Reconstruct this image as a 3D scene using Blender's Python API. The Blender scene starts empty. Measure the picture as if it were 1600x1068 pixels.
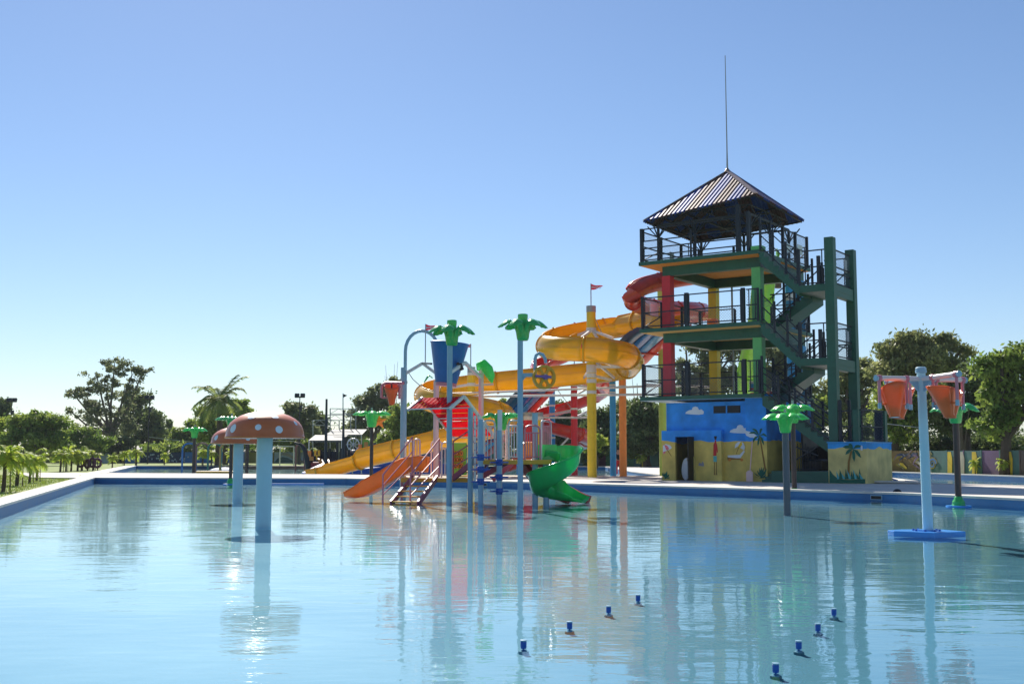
import bpy, bmesh, math, random
import numpy as np
from mathutils import Vector, Matrix
from mathutils.geometry import tessellate_polygon
random.seed(7); RNG = np.random.default_rng(7)
S = bpy.context.scene
C = S.collection
R = math.radians

# ------------------------------------------------------------------ camera, sky, sun, exposure
FPX, HZ, CAMZ = 1800.0, 708.0, 1.2
PITCH = math.atan((HZ - 534) / FPX)
cam_d = bpy.data.cameras.new('camera'); cam = bpy.data.objects.new('camera', cam_d); C.objects.link(cam)
cam.location = (0, 0, CAMZ); cam.rotation_euler = (math.pi / 2 + PITCH, 0, 0)
cam_d.sensor_width = 36; cam_d.lens = 36 * FPX / 1600; cam_d.clip_end = 6000; cam_d.clip_start = 0.1
S.camera = cam
SUN_AZ, SUN_EL = R(-15), R(37)      # azimuth from +Y, negative = to the left
world = bpy.data.worlds.new('World'); S.world = world; world.use_nodes = True
wn = world.node_tree; wn.nodes.clear()
sky = wn.nodes.new('ShaderNodeTexSky'); sky.sky_type = 'NISHITA'; sky.sun_disc = False
sky.sun_elevation = SUN_EL; sky.sun_rotation = SUN_AZ
sky.air_density = 1.0; sky.dust_density = 0.1; sky.ozone_density = 5.0; sky.altitude = 0
bg = wn.nodes.new('ShaderNodeBackground'); bg.inputs['Strength'].default_value = 0.073
wo = wn.nodes.new('ShaderNodeOutputWorld')
tn = wn.nodes.new('ShaderNodeMix'); tn.data_type = 'RGBA'; tn.blend_type = 'MULTIPLY'; tn.inputs['Factor'].default_value = 1; tn.inputs[7].default_value = (1.015, .985, 1.0, 1); wn.links.new(sky.outputs[0], tn.inputs[6]); wn.links.new(tn.outputs[2], bg.inputs[0]); wn.links.new(bg.outputs[0], wo.inputs[0])
sd = bpy.data.lights.new('sun', 'SUN'); sd.energy = 5.0; sd.angle = R(0.5); sd.color = (1.0, 0.94, 0.85)
sun = bpy.data.objects.new('sun', sd); C.objects.link(sun)
sdir = Vector((math.sin(SUN_AZ) * math.cos(SUN_EL), math.cos(SUN_AZ) * math.cos(SUN_EL), math.sin(SUN_EL)))
sun.rotation_euler = sdir.to_track_quat('Z', 'Y').to_euler(); sun.location = sdir * 100
S.view_settings.view_transform = 'Standard'; S.view_settings.look = 'None'
S.view_settings.gamma = 1; S.view_settings.use_curve_mapping = False; S.view_settings.exposure = 0.62
S.render.engine = 'CYCLES'
S.cycles.max_bounces = 8; S.cycles.transparent_max_bounces = 12

# ------------------------------------------------------------------ measuring helpers
def ray(px, py):
    a = (px - 800) / FPX; b = (534 - py) / FPX
    return Vector((a, math.cos(PITCH) - b * math.sin(PITCH), math.sin(PITCH) + b * math.cos(PITCH)))
def W(px, py, Y):
    r = ray(px, py); t = Y / r.y
    return Vector((r.x * t, Y, CAMZ + r.z * t))
def G(px, py, z=0.0):
    r = ray(px, py); t = (z - CAMZ) / r.z
    return Vector((r.x * t, r.y * t, z))
def XY(px, Y):      # ground point under a column at distance Y
    return W(px, HZ, Y).x
WZ = -0.25          # water level
FZ = -0.31          # pool floor

# ------------------------------------------------------------------ materials
M = {}
def mat(name, col, rough=0.5, metal=0.0, var=0.10, scale=3.0, transl=0.0, bump=0.0, bscale=40.0, dirt=0.0, spec=0.5, coat=0.0, col2=None, coord='Object'):
    m = bpy.data.materials.new(name); m.use_nodes = True; nt = m.node_tree; N = nt.nodes; L = nt.links
    b = N['Principled BSDF']; out = N['Material Output']
    b.inputs['Roughness'].default_value = rough; b.inputs['Metallic'].default_value = metal
    b.inputs['Specular IOR Level'].default_value = spec
    if coat: b.inputs['Coat Weight'].default_value = coat; b.inputs['Coat Roughness'].default_value = .12
    tc = N.new('ShaderNodeTexCoord')
    nz = N.new('ShaderNodeTexNoise'); nz.inputs['Scale'].default_value = scale; nz.inputs['Detail'].default_value = 6; nz.inputs['Roughness'].default_value = .65
    L.new(tc.outputs[coord], nz.inputs['Vector'])
    rp = N.new('ShaderNodeValToRGB'); rp.color_ramp.elements[0].position = .3; rp.color_ramp.elements[1].position = .7
    c2 = col2 if col2 else tuple(c * (1 - var) for c in col); c1 = col if col2 else tuple(min(1, c * (1 + var)) for c in col)
    rp.color_ramp.elements[0].color = (*c2, 1); rp.color_ramp.elements[1].color = (*c1, 1)
    L.new(nz.outputs['Fac'], rp.inputs['Fac']); colout = rp.outputs['Color']
    if dirt:
        n2 = N.new('ShaderNodeTexNoise'); n2.inputs['Scale'].default_value = scale * .35; n2.inputs['Detail'].default_value = 9; n2.inputs['Roughness'].default_value = .75
        mp = N.new('ShaderNodeMapping'); mp.inputs['Scale'].default_value = (1, 1, .3)
        L.new(tc.outputs[coord], mp.inputs[0]); L.new(mp.outputs[0], n2.inputs['Vector'])
        r2 = N.new('ShaderNodeValToRGB'); r2.color_ramp.elements[0].position = .5; r2.color_ramp.elements[1].position = .72
        r2.color_ramp.elements[0].color = (0, 0, 0, 1); r2.color_ramp.elements[1].color = (dirt, dirt, dirt, 1)
        L.new(n2.outputs['Fac'], r2.inputs['Fac'])
        mx = N.new('ShaderNodeMix'); mx.data_type = 'RGBA'
        L.new(r2.outputs['Color'], mx.inputs['Factor']); L.new(colout, mx.inputs[6]); mx.inputs[7].default_value = (.16, .14, .11, 1)
        colout = mx.outputs[2]
    L.new(colout, b.inputs['Base Color'])
    mr = N.new('ShaderNodeMapRange'); mr.inputs['To Min'].default_value = max(0.02, rough - .08); mr.inputs['To Max'].default_value = min(1, rough + .12)
    L.new(nz.outputs['Fac'], mr.inputs['Value']); L.new(mr.outputs[0], b.inputs['Roughness'])
    if bump:
        nb = N.new('ShaderNodeTexNoise'); nb.inputs['Scale'].default_value = bscale; nb.inputs['Detail'].default_value = 4
        L.new(tc.outputs[coord], nb.inputs['Vector'])
        bp = N.new('ShaderNodeBump'); bp.inputs['Strength'].default_value = bump; bp.inputs['Distance'].default_value = .02
        L.new(nb.outputs['Fac'], bp.inputs['Height']); L.new(bp.outputs[0], b.inputs['Normal'])
    if transl:
        tr = N.new('ShaderNodeBsdfTranslucent'); ms = N.new('ShaderNodeMixShader'); ms.inputs[0].default_value = transl
        L.new(colout, tr.inputs['Color']); L.new(b.outputs[0], ms.inputs[1]); L.new(tr.outputs[0], ms.inputs[2]); L.new(ms.outputs[0], out.inputs['Surface'])
    M[name] = m
    return m
mat('concrete', (.66, .60, .53), .85, var=.12, scale=.9, dirt=.35, bump=.25)
mat('coping', (.70, .66, .59), .8, var=.08, scale=1.5, dirt=.25, bump=.2)
mat('pool_wall', (.014, .17, .40), .45, var=.12, scale=1.5, dirt=.08)
mat('pool_floor', (.048, .195, .26), .7, var=.06, scale=.35, coord='Object')
mat('lawn', (.14, .24, .02), .95, scale=.14, col2=(.25, .26, .06))
mat('tower_green', (.018, .105, .070), .45, var=.2, scale=2, dirt=.12)
mat('tower_light_green', (.16, .55, .18), .5, var=.08, dirt=.1)
mat('column_red', (.72, .02, .04), .45, var=.1, dirt=.12)
mat('column_yellow', (.88, .60, .02), .45, var=.1, dirt=.12)
mat('column_lime', (.45, .60, .10), .5, var=.1, dirt=.12)
mat('column_blue', (.03, .32, .68), .45, var=.1, dirt=.1)
mat('column_orange', (.90, .28, .05), .45, var=.08, dirt=.1)
mat('ceiling_orange', (1.0, .33, .05), .8, var=.06, dirt=.1)
mat('ceiling_cream', (.95, .58, .20), .8, var=.06, dirt=.1)
mat('rail_navy', (.008, .016, .030), .5, var=.3, scale=6, dirt=.1)
mat('wire', (.16, .20, .26), .4, metal=.3)
mat('white_metal', (.74, .72, .70), .35, var=.06, dirt=.2)
mat('grey_metal', (.36, .38, .40), .4, metal=.2, dirt=.15)
mat('stem_blue', (.42, .68, .76), .4, var=.05, dirt=.08, scale=2)
mat('pale_blue', (.27, .46, .58), .35, var=.06, dirt=.12, scale=4)
mat('pink_white', (.80, .55, .52), .4, var=.08, dirt=.15)
mat('pink', (.62, .22, .27), .4, var=.12, dirt=.15, scale=6)
mat('purple', (.30, .07, .13), .4, var=.15, dirt=.12, scale=6)
mat('violet', (.20, .10, .35), .4)
mat('slide_yellow', (.90, .56, .012), .22, var=.08, scale=1.2, transl=.30, coat=.4, dirt=.06)
mat('slide_red', (.74, .06, .035), .28, var=.16, scale=2.2, transl=.14, coat=.4, dirt=.10)
mat('slide_blue', (.02, .15, .50), .25, var=.1, scale=1.5, transl=.15, coat=.3, dirt=.08)
mat('slide_light_blue', (.12, .35, .62), .25, var=.1, transl=.15, coat=.3)
mat('shaded_blue', (.012, .05, .14), .3, var=.1, coat=.2)  # blue darkened in the colour itself to stand in for shade
mat('slide_orange', (.92, .33, .04), .3, var=.08, scale=3, transl=.25, coat=.3, dirt=.06)
mat('slide_lime', (.30, .64, .06), .28, var=.08, transl=.18, coat=.3, dirt=.05)
mat('slide_green', (.035, .64, .16), .18, var=.06, transl=.32, coat=.6)
mat('red_worn', (.55, .03, .04), .3, scale=7, col2=(.45, .16, .14), transl=.1, dirt=.4)
mat('palm_green', (.12, .82, .16), .25, var=.1, scale=4, transl=.30, coat=.4)
mat('palm_green_dark', (.06, .55, .13), .25, var=.1, scale=4, transl=.15, coat=.4)
mat('brown_pole', (.045, .028, .025), .35, var=.2, scale=8)
mat('mushroom_red', (.68, .175, .05), .36, var=.08, scale=2.5, transl=.02, coat=.25, dirt=.10)
mat('spot_white', (.80, .86, .88), .4, var=.03)
mat('bucket_orange', (.90, .17, .03), .28, var=.08, transl=.2, coat=.3, dirt=.05)
mat('bucket_blue', (.03, .17, .50), .35, var=.10, scale=3, transl=.12, dirt=.08)
mat('roof_slat_red', (.85, .03, .06), .75, spec=.2, transl=.55, var=.1)
mat('platform_yellow', (.78, .40, .03), .5, var=.12, dirt=.15)
mat('float_blue', (.03, .28, .75), .3, var=.08, coat=.3)
mat('deep_blue', (.01, .09, .42), .35, var=.1)
mat('steel_blue_roof', (.04, .09, .34), .5, metal=.1, var=.15, dirt=.1)
mat('brown_roof', (.13, .06, .05), .5, metal=.1, var=.2, dirt=.2)
mat('ridge_tin', (.35, .25, .21), .4, metal=.4, var=.2, dirt=.2)
mat('truss_dark', (.018, .022, .028), .5)
mat('paint_white', (.68, .74, .80), .7, var=.06)
mat('paint_dark_green', (.012, .13, .08), .7, var=.2, scale=8)
mat('paint_trunk', (.28, .15, .03), .7)
mat('paint_red', (.55, .03, .03), .7)
mat('paint_black', (.01, .01, .012), .7)
mat('paint_cyan', (.10, .45, .45), .7)
mat('paint_yellow', (.80, .55, .03), .7)
mat('paint_orange', (.62, .22, .03), .7)
mat('paint_pink', (.75, .18, .22), .7)
mat('paint_grey', (.28, .28, .33), .7)
mat('block_yellow', (.58, .47, .13), .8, var=.1, scale=2, dirt=.2)
mat('black', (.01, .01, .011), .5)
mat('flag_red', (.40, .015, .04), .7, transl=.3)
mat('trunk', (.085, .062, .045), .9, var=.35, scale=3, bump=.6, bscale=8)
mat('trunk_pale', (.14, .11, .085), .9, var=.35, scale=3, bump=.6, bscale=8)
mat('skin', (.45, .26, .17), .6)
mat('hull_red', (.38, .02, .025), .45, dirt=.2)
mat('roof_grey', (.13, .14, .14), .7, dirt=.3)
mat('tictac_green', (.22, .50, .04), .45, var=.08)
mat('net_cream', (.55, .5, .42), .7)
def leafmat(name, ca, cb, scale=.35, tr=.35):
    ca = tuple(min(.6, c * 1.25) for c in ca); cb = tuple(min(.65, c * 1.2) for c in cb); tr = min(.55, tr + .12)
    m = bpy.data.materials.new(name); m.use_nodes = True; nt = m.node_tree; N = nt.nodes; L = nt.links
    b = N['Principled BSDF']; out = N['Material Output']; b.inputs['Roughness'].default_value = .55; b.inputs['Specular IOR Level'].default_value = .3
    tc = N.new('ShaderNodeTexCoord'); nz = N.new('ShaderNodeTexNoise'); nz.inputs['Scale'].default_value = scale; nz.inputs['Detail'].default_value = 5; nz.inputs['Roughness'].default_value = .8
    L.new(tc.outputs['Object'], nz.inputs['Vector'])
    rp = N.new('ShaderNodeValToRGB'); rp.color_ramp.elements[0].position = .40; rp.color_ramp.elements[1].position = .62  # leaf hue variation, contrast raised to imitate shadowed gaps and bright tufts
    rp.color_ramp.elements[0].color = (*ca, 1); rp.color_ramp.elements[1].color = (*cb, 1)
    L.new(nz.outputs['Fac'], rp.inputs['Fac']); L.new(rp.outputs[0], b.inputs['Base Color'])
    t = N.new('ShaderNodeBsdfTranslucent'); ms = N.new('ShaderNodeMixShader'); ms.inputs[0].default_value = tr
    L.new(rp.outputs[0], t.inputs['Color']); L.new(b.outputs[0], ms.inputs[1]); L.new(t.outputs[0], ms.inputs[2]); L.new(ms.outputs[0], out.inputs['Surface'])
    M[name] = m
leafmat('leaf_eucalyptus', (0.095, 0.125, 0.06), (0.24, 0.26, 0.12), .3)
leafmat('leaf_dark', (0.055, 0.09, 0.032), (0.17, 0.21, 0.065), .3, .25)
leafmat('leaf_green', (0.1, 0.17, 0.03), (0.3, 0.36, 0.07), .4)
leafmat('leaf_bright', (0.2, 0.27, 0.03), (0.42, 0.46, 0.08), .5, .45)
leafmat('leaf_grey', (0.13, 0.16, 0.06), (0.32, 0.33, 0.13), .4)
leafmat('leaf_palm', (0.12, 0.19, 0.04), (0.3, 0.32, 0.09), .7, .35)
leafmat('leaf_young_palm', (0.24, 0.36, 0.04), (0.58, 0.6, 0.1), 2.5, .45)

def water_mat(name, tint, rip=1.0):
    m = bpy.data.materials.new(name); m.use_nodes = True; nt = m.node_tree; N = nt.nodes; L = nt.links; N.clear()
    out = N.new('ShaderNodeOutputMaterial'); tc = N.new('ShaderNodeTexCoord')
    def noise(sx, sy, scale, detail, dist=0):
        mp = N.new('ShaderNodeMapping'); mp.inputs['Scale'].default_value = (sx, sy, 1); mp.inputs['Rotation'].default_value = (0, 0, .25)
        nz = N.new('ShaderNodeTexNoise'); nz.inputs['Scale'].default_value = scale; nz.inputs['Detail'].default_value = detail; nz.inputs['Distortion'].default_value = dist
        L.new(tc.outputs['Object'], mp.inputs[0]); L.new(mp.outputs[0], nz.inputs['Vector']); return nz.outputs['Fac']
    a = noise(.55, 1.3, 1.7, 2, .3); b2 = noise(.6, 1.4, 7.0, 3, .2); c = noise(1, 1, .35, 2)
    # calm and rippled patches
    pr = N.new('ShaderNodeMapRange'); pr.inputs['From Min'].default_value = .35; pr.inputs['From Max'].default_value = .65; pr.inputs['To Min'].default_value = .35; pr.inputs['To Max'].default_value = 1.0
    L.new(c, pr.inputs['Value'])
    m1 = N.new('ShaderNodeMath'); m1.operation = 'MULTIPLY'; m1.inputs[1].default_value = .22; L.new(b2, m1.inputs[0])
    ad = N.new('ShaderNodeMath'); ad.operation = 'ADD'; L.new(a, ad.inputs[0]); L.new(m1.outputs[0], ad.inputs[1])
    ml = N.new('ShaderNodeMath'); ml.operation = 'MULTIPLY'; L.new(ad.outputs[0], ml.inputs[0]); L.new(pr.outputs[0], ml.inputs[1])
    bp = N.new('ShaderNodeBump'); bp.inputs['Strength'].default_value = 1.0; bp.inputs['Distance'].default_value = .010 * rip
    L.new(ml.outputs[0], bp.inputs['Height'])
    fr = N.new('ShaderNodeFresnel'); fr.inputs['IOR'].default_value = 1.33; L.new(bp.outputs[0], fr.inputs['Normal'])
    gl = N.new('ShaderNodeBsdfGlossy'); gl.inputs['Roughness'].default_value = .015; gl.inputs['Color'].default_value = (.94, .97, 1, 1); L.new(bp.outputs[0], gl.inputs['Normal'])
    tr = N.new('ShaderNodeBsdfTransparent'); tr.inputs['Color'].default_value = (*tint, 1)
    ge = N.new('ShaderNodeNewGeometry'); inv = N.new('ShaderNodeMix'); inv.data_type = 'FLOAT'; L.new(ge.outputs['Backfacing'], inv.inputs['Factor']); L.new(fr.outputs[0], inv.inputs[2]); inv.inputs[3].default_value = .04
    ms = N.new('ShaderNodeMixShader'); L.new(inv.outputs[0], ms.inputs[0]); L.new(tr.outputs[0], ms.inputs[1]); L.new(gl.outputs[0], ms.inputs[2])
    L.new(ms.outputs[0], out.inputs['Surface']); M[name] = m
water_mat('water', (.76, .93, .98))
water_mat('water_far', (.80, .95, .97), 1.6)

# building wall: sky-blue above a wavy sand line, world height driven
def mural_wall(name, line, sand=(.74, .56, .14), blue=(.03, .30, .85)):
    m = bpy.data.materials.new(name); m.use_nodes = True; nt = m.node_tree; N = nt.nodes; L = nt.links; b = N['Principled BSDF']; b.inputs['Roughness'].default_value = .8
    ge = N.new('ShaderNodeNewGeometry'); sp = N.new('ShaderNodeSeparateXYZ'); L.new(ge.outputs['Position'], sp.inputs[0])
    nz = N.new('ShaderNodeTexNoise'); nz.inputs['Scale'].default_value = .7; L.new(ge.outputs['Position'], nz.inputs['Vector'])
    ma = N.new('ShaderNodeMath'); ma.operation = 'MULTIPLY_ADD'; ma.inputs[1].default_value = .5; L.new(nz.outputs['Fac'], ma.inputs[0]); L.new(sp.outputs['Z'], ma.inputs[2])
    gt = N.new('ShaderNodeMath'); gt.operation = 'GREATER_THAN'; gt.inputs[1].default_value = line + .25; L.new(ma.outputs[0], gt.inputs[0])
    n2 = N.new('ShaderNodeTexNoise'); n2.inputs['Scale'].default_value = 1.6; n2.inputs['Detail'].default_value = 7; L.new(ge.outputs['Position'], n2.inputs['Vector'])
    mx = N.new('ShaderNodeMix'); mx.data_type = 'RGBA'; L.new(gt.outputs[0], mx.inputs['Factor']); mx.inputs[6].default_value = (*sand, 1); mx.inputs[7].default_value = (*blue, 1)
    mr = N.new('ShaderNodeMapRange'); mr.inputs['From Min'].default_value = .3; mr.inputs['From Max'].default_value = .7; mr.inputs['To Min'].default_value = .72; mr.inputs['To Max'].default_value = 1.15; L.new(n2.outputs['Fac'], mr.inputs['Value'])
    m2 = N.new('ShaderNodeMix'); m2.data_type = 'RGBA'; m2.blend_type = 'MULTIPLY'; m2.inputs['Factor'].default_value = 1; L.new(mx.outputs[2], m2.inputs[6]); L.new(mr.outputs[0], m2.inputs[7])
    L.new(m2.outputs[2], b.inputs['Base Color']); M[name] = m
mural_wall('wall_mural', 1.72); mural_wall('wall_mural_right', 1.38, (.74, .60, .22), (.04, .36, .82))

# ------------------------------------------------------------------ mesh helpers
ORG = {}
def link(o, parent=None):
    C.objects.link(o)
    if parent: o.parent = parent
    return o
def root(name, label, cat, loc, group=None, rz=0.0):
    o = bpy.data.objects.new(name, None); o.location = loc; o.rotation_euler = (0, 0, rz); o.empty_display_size = .3
    C.objects.link(o); o['label'] = label; o['category'] = cat
    if group: o['group'] = group
    ORG[o.name] = Vector(loc); return o
def tag(o, label=None, cat=None, group=None, kind=None):
    if label: o['label'] = label
    if cat: o['category'] = cat
    if group: o['group'] = group
    if kind: o['kind'] = kind
    return o
def v3(p): return Vector(p)
def perp(d):
    d = d.normalized(); a = Vector((0, 0, 1)) if abs(d.z) < .95 else Vector((1, 0, 0))
    s = d.cross(a).normalized(); return s, s.cross(d).normalized()
class MB:
    def __init__(s): s.v = []; s.f = []
    def add(s, vs, fs):
        b = len(s.v); s.v += [tuple(x) for x in vs]; s.f += [tuple(i + b for i in f) for f in fs]; return s
    def hexa(s, p):   # 8 points: bottom 4 ccw, top 4 ccw
        return s.add(p, [(0, 3, 2, 1), (4, 5, 6, 7), (0, 1, 5, 4), (1, 2, 6, 5), (2, 3, 7, 6), (3, 0, 4, 7)])
    def box(s, c, sz, ax=None, ay=None, az=None):
        c = v3(c); ax = v3(ax or (1, 0, 0)) * sz[0] / 2; ay = v3(ay or (0, 1, 0)) * sz[1] / 2; az = v3(az or (0, 0, 1)) * sz[2] / 2
        return s.hexa([c - ax - ay - az, c + ax - ay - az, c + ax + ay - az, c - ax + ay - az, c - ax - ay + az, c + ax - ay + az, c + ax + ay + az, c - ax + ay + az])
    def bar(s, a, b, w, h=None):    # rectangular bar from a to b
        a = v3(a); b = v3(b); d = b - a; h = h or w
        x, y = perp(d); x = x * w / 2; y = y * h / 2
        return s.hexa([a - x - y, a + x - y, a + x + y, a - x + y, b - x - y, b + x - y, b + x + y, b - x + y])
    def cyl(s, a, b, r, r2=None, n=10, cap=True):
        a = v3(a); b = v3(b); r2 = r if r2 is None else r2; x, y = perp(b - a)
        ring = lambda p, q: [p + (x * math.cos(t) + y * math.sin(t)) * q for t in [2 * math.pi * i / n for i in range(n)]]
        vs = ring(a, r) + ring(b, r2); fs = [(i, (i + 1) % n, n + (i + 1) % n, n + i) for i in range(n)]
        if cap: fs += [tuple(range(n - 1, -1, -1)), tuple(range(n, 2 * n))]
        return s.add(vs, fs)
    def tube(s, pts, r, n=8):
        pts = [v3(p) for p in pts]; m = len(pts); rs = r if isinstance(r, (list, tuple)) else [r] * m; vs = []
        px, _ = perp(pts[1] - pts[0])
        for i, p in enumerate(pts):
            d = (pts[min(i + 1, m - 1)] - pts[max(i - 1, 0)]).normalized()
            px = (px - d * px.dot(d)).normalized(); y = d.cross(px)
            vs += [p + (px * math.cos(2 * math.pi * k / n) + y * math.sin(2 * math.pi * k / n)) * rs[i] for k in range(n)]
        fs = [(i * n + k, i * n + (k + 1) % n, (i + 1) * n + (k + 1) % n, (i + 1) * n + k) for i in range(m - 1) for k in range(n)]
        fs += [tuple(range(n - 1, -1, -1)), tuple(range((m - 1) * n, m * n))]
        return s.add(vs, fs)
    def lathe(s, c, prof, n=24, cap=True):   # prof: (r, z) bottom to top
        c = v3(c); vs = []
        for r, z in prof: vs += [c + Vector((r * math.cos(2 * math.pi * k / n), r * math.sin(2 * math.pi * k / n), z)) for k in range(n)]
        m = len(prof); fs = [(i * n + k, i * n + (k + 1) % n, (i + 1) * n + (k + 1) % n, (i + 1) * n + k) for i in range(m - 1) for k in range(n)]
        if cap: fs += [tuple(range(n - 1, -1, -1)), tuple(range((m - 1) * n, m * n))]
        return s.add(vs, fs)
    def grid(s, rows):
        m = len(rows); n = len(rows[0]); return s.add([p for r in rows for p in r], [(i * n + k, i * n + k + 1, (i + 1) * n + k + 1, (i + 1) * n + k) for i in range(m - 1) for k in range(n - 1)])
    def poly(s, pts, flip=False):
        t = tessellate_polygon([[v3(p) for p in pts]]); return s.add(pts, [tuple(x) for x in t])
    def build(s, name, m, parent=None, label=None, smooth=False, kind=None, bevel=0, solid=0):
        off = Vector((0, 0, 0))
        if parent is not None:
            p = parent
            while p.parent: p = p.parent
            off = ORG.get(p.name, Vector((0, 0, 0)))
        me = bpy.data.meshes.new(name); me.from_pydata([(x[0] - off[0], x[1] - off[1], x[2] - off[2]) for x in s.v], [], s.f)
        me.materials.append(M[m] if isinstance(m, str) else m); me.update()
        if smooth:
            me.polygons.foreach_set('use_smooth', [True] * len(me.polygons)); me.update()
            try: me.set_sharp_from_angle(angle=R(40))
            except Exception: pass
        o = bpy.data.objects.new(name, me); link(o, parent)
        if bevel:
            b = o.modifiers.new('b', 'BEVEL'); b.width = bevel; b.segments = 2; b.limit_method = 'ANGLE'
        if solid:
            b = o.modifiers.new('s', 'SOLIDIFY'); b.thickness = solid; b.offset = 0
        if label: o['label'] = label
        if kind: o['kind'] = kind
        return o
def single(mb, name, m, label, cat, group=None, **k):   # a thing that is one mesh, origin at its base centre
    vs = np.array(mb.v); c = Vector(((vs[:, 0].min() + vs[:, 0].max()) / 2, (vs[:, 1].min() + vs[:, 1].max()) / 2, vs[:, 2].min()))
    mb.v = [(x[0] - c[0], x[1] - c[1], x[2] - c[2]) for x in mb.v]
    o = mb.build(name, m, **k); o.location = c; return tag(o, label, cat, group)
def copy_tree(o, parent=None):
    c = o.copy(); C.objects.link(c)
    if parent: c.parent = parent
    for ch in list(o.children): copy_tree(ch, c)
    return c
def dup(o, loc, label, rz=None, scale=None):
    c = copy_tree(o); c.location = loc; c['label'] = label
    if rz is not None: c.rotation_euler = (0, 0, rz)
    if scale: c.scale = scale if isinstance(scale, tuple) else (scale,) * 3
    return c
def spline(P, step=.25):      # Catmull-Rom through tuples of any length
    P = [np.array(p, float) for p in P]; P = [2 * P[0] - P[1]] + P + [2 * P[-1] - P[-2]]; out = []
    for i in range(1, len(P) - 2):
        a, b, c, d = P[i - 1:i + 3]; n = max(2, int(np.linalg.norm((c - b)[:3]) / step))
        for k in range(n):
            t = k / n; out.append(.5 * ((2 * b) + (c - a) * t + (2 * a - 5 * b + 4 * c - d) * t * t + (3 * b - a - 3 * c + d) * t ** 3))
    out.append(P[-2]); return out

# ------------------------------------------------------------------ ground, decks, pools
main_pool = [(-4.2, .6), (-20.7, 57.5), (-8, 55.8), (0, 49.4), (4, 44.6), (7.9, 39.8), (11.7, 35.3), (13.6, 30.4), (15.5, 24), (17, .6)]
back_pool = [(-25.2, 72), (-36.5, 112.5), (-15, 112.8), (8.5, 106), (8.0, 77), (8.4, 62.4), (3.2, 62.4), (-5.1, 65.5), (-12.8, 67.4)]
side_pool = [(18.6, 57), (19.6, 76), (24.7, 76), (27.6, 57), (29, 42), (29, 36), (23.4, 36.2), (19.3, 42.8), (17.0, 46.6)]
deck_outer = [(-3.8, -3), (-21.45, 57.2), (-24.0, 58.4), (-30.2, 71.2), (-26.6, 72.4), (-38.0, 113.8), (10.0, 108.2), (19.5, 90), (25.6, 77.5), (28.6, 57), (31, 42), (31, -3)]
def offset(poly, d):
    n = len(poly); area = sum(poly[i][0] * poly[(i + 1) % n][1] - poly[(i + 1) % n][0] * poly[i][1] for i in range(n)); sg = 1 if area > 0 else -1; out = []
    for i in range(n):
        p = Vector(poly[i]); a = (p - Vector(poly[i - 1])).normalized(); b = (Vector(poly[(i + 1) % n]) - p).normalized()
        na = Vector((a.y, -a.x)) * sg; nb = Vector((b.y, -b.x)) * sg; m = (na + nb); m = m / max(.3, m.dot(na)) if m.length > 0 else na
        out.append(tuple(p + m * d))
    return out
def sheet(outer, holes, z, name, m, side=0):
    loops = [outer] + holes; pl = [[Vector((x, y, z)) for x, y in l] for l in loops]
    t = tessellate_polygon(pl); flat = [tuple(p) for l in pl for p in l]; mb = MB(); 
    fs = []
    for a, b, c in t:
        A, B, Cc = flat[a], flat[b], flat[c]
        fs.append((a, b, c) if (B[0] - A[0]) * (Cc[1] - A[1]) - (B[1] - A[1]) * (Cc[0] - A[0]) > 0 else (a, c, b))
    mb.add(flat, fs)
    if side:
        n = len(outer)
        for i in range(n):
            a, b = outer[i], outer[(i + 1) % n]; mb.add([(*a, z), (*b, z), (*b, z - side), (*a, z - side)], [(0, 1, 2, 3)])
    return mb.build(name, m, kind='structure')
big = [(-2500, -600), (2500, -600), (2500, 4500), (-2500, 4500)]
sheet(big, [offset(deck_outer, -.15)], -.05, 'ground', 'lawn')
pools = [main_pool, back_pool, side_pool]
sheet(deck_outer, [offset(p, .12) for p in pools], 0.0, 'pool_deck', 'concrete', side=.3)
for k, p in enumerate(pools):
    i0 = offset(p, -.03); o0 = offset(p, .38 if k else .42); n = len(p); mb = MB(); zt = .022
    for i in range(n):
        j = (i + 1) % n
        mb.add([(*i0[i], zt), (*i0[j], zt), (*o0[j], zt), (*o0[i], zt), (*i0[i], -.04), (*i0[j], -.04), (*o0[j], 0), (*o0[i], 0)], [(0, 1, 2, 3), (0, 4, 5, 1), (3, 2, 6, 7), (4, 7, 6, 5)])
    bmx = mb.build('pool_coping', 'coping', kind='structure')
    mb = MB()
    for i in range(n):
        j = (i + 1) % n; mb.add([(*p[i], -.04), (*p[j], -.04), (*p[j], FZ), (*p[i], FZ)], [(0, 1, 2, 3)])
    mb.build('pool_wall', 'pool_wall', kind='structure')
    sheet(p, [], FZ, 'pool_floor', 'pool_floor')
    sheet(p, [], WZ, 'water', 'water' if k == 0 else 'water_far')
# raised concrete pad edge and border path beside the lawn
MB().hexa([(-24.1, 58.2, -.05), (-21.6, 57.2, -.05), (-26.8, 72.0, -.05), (-30.4, 71.4, -.05), (-24.1, 58.2, .012), (-21.6, 57.2, .012), (-26.8, 72.0, .012), (-30.4, 71.4, .012)]).build('path', 'concrete', kind='structure')
mb = MB(); mb.hexa([(-24.5, 53.0, -.05), (-23.6, 53.6, -.05), (-33, 60.5, -.05), (-34, 60, -.05), (-24.5, 53.0, -.02), (-23.6, 53.6, -.02), (-33, 60.5, -.02), (-34, 60, -.02)])
mb.build('path', 'concrete', kind='structure')
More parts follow.
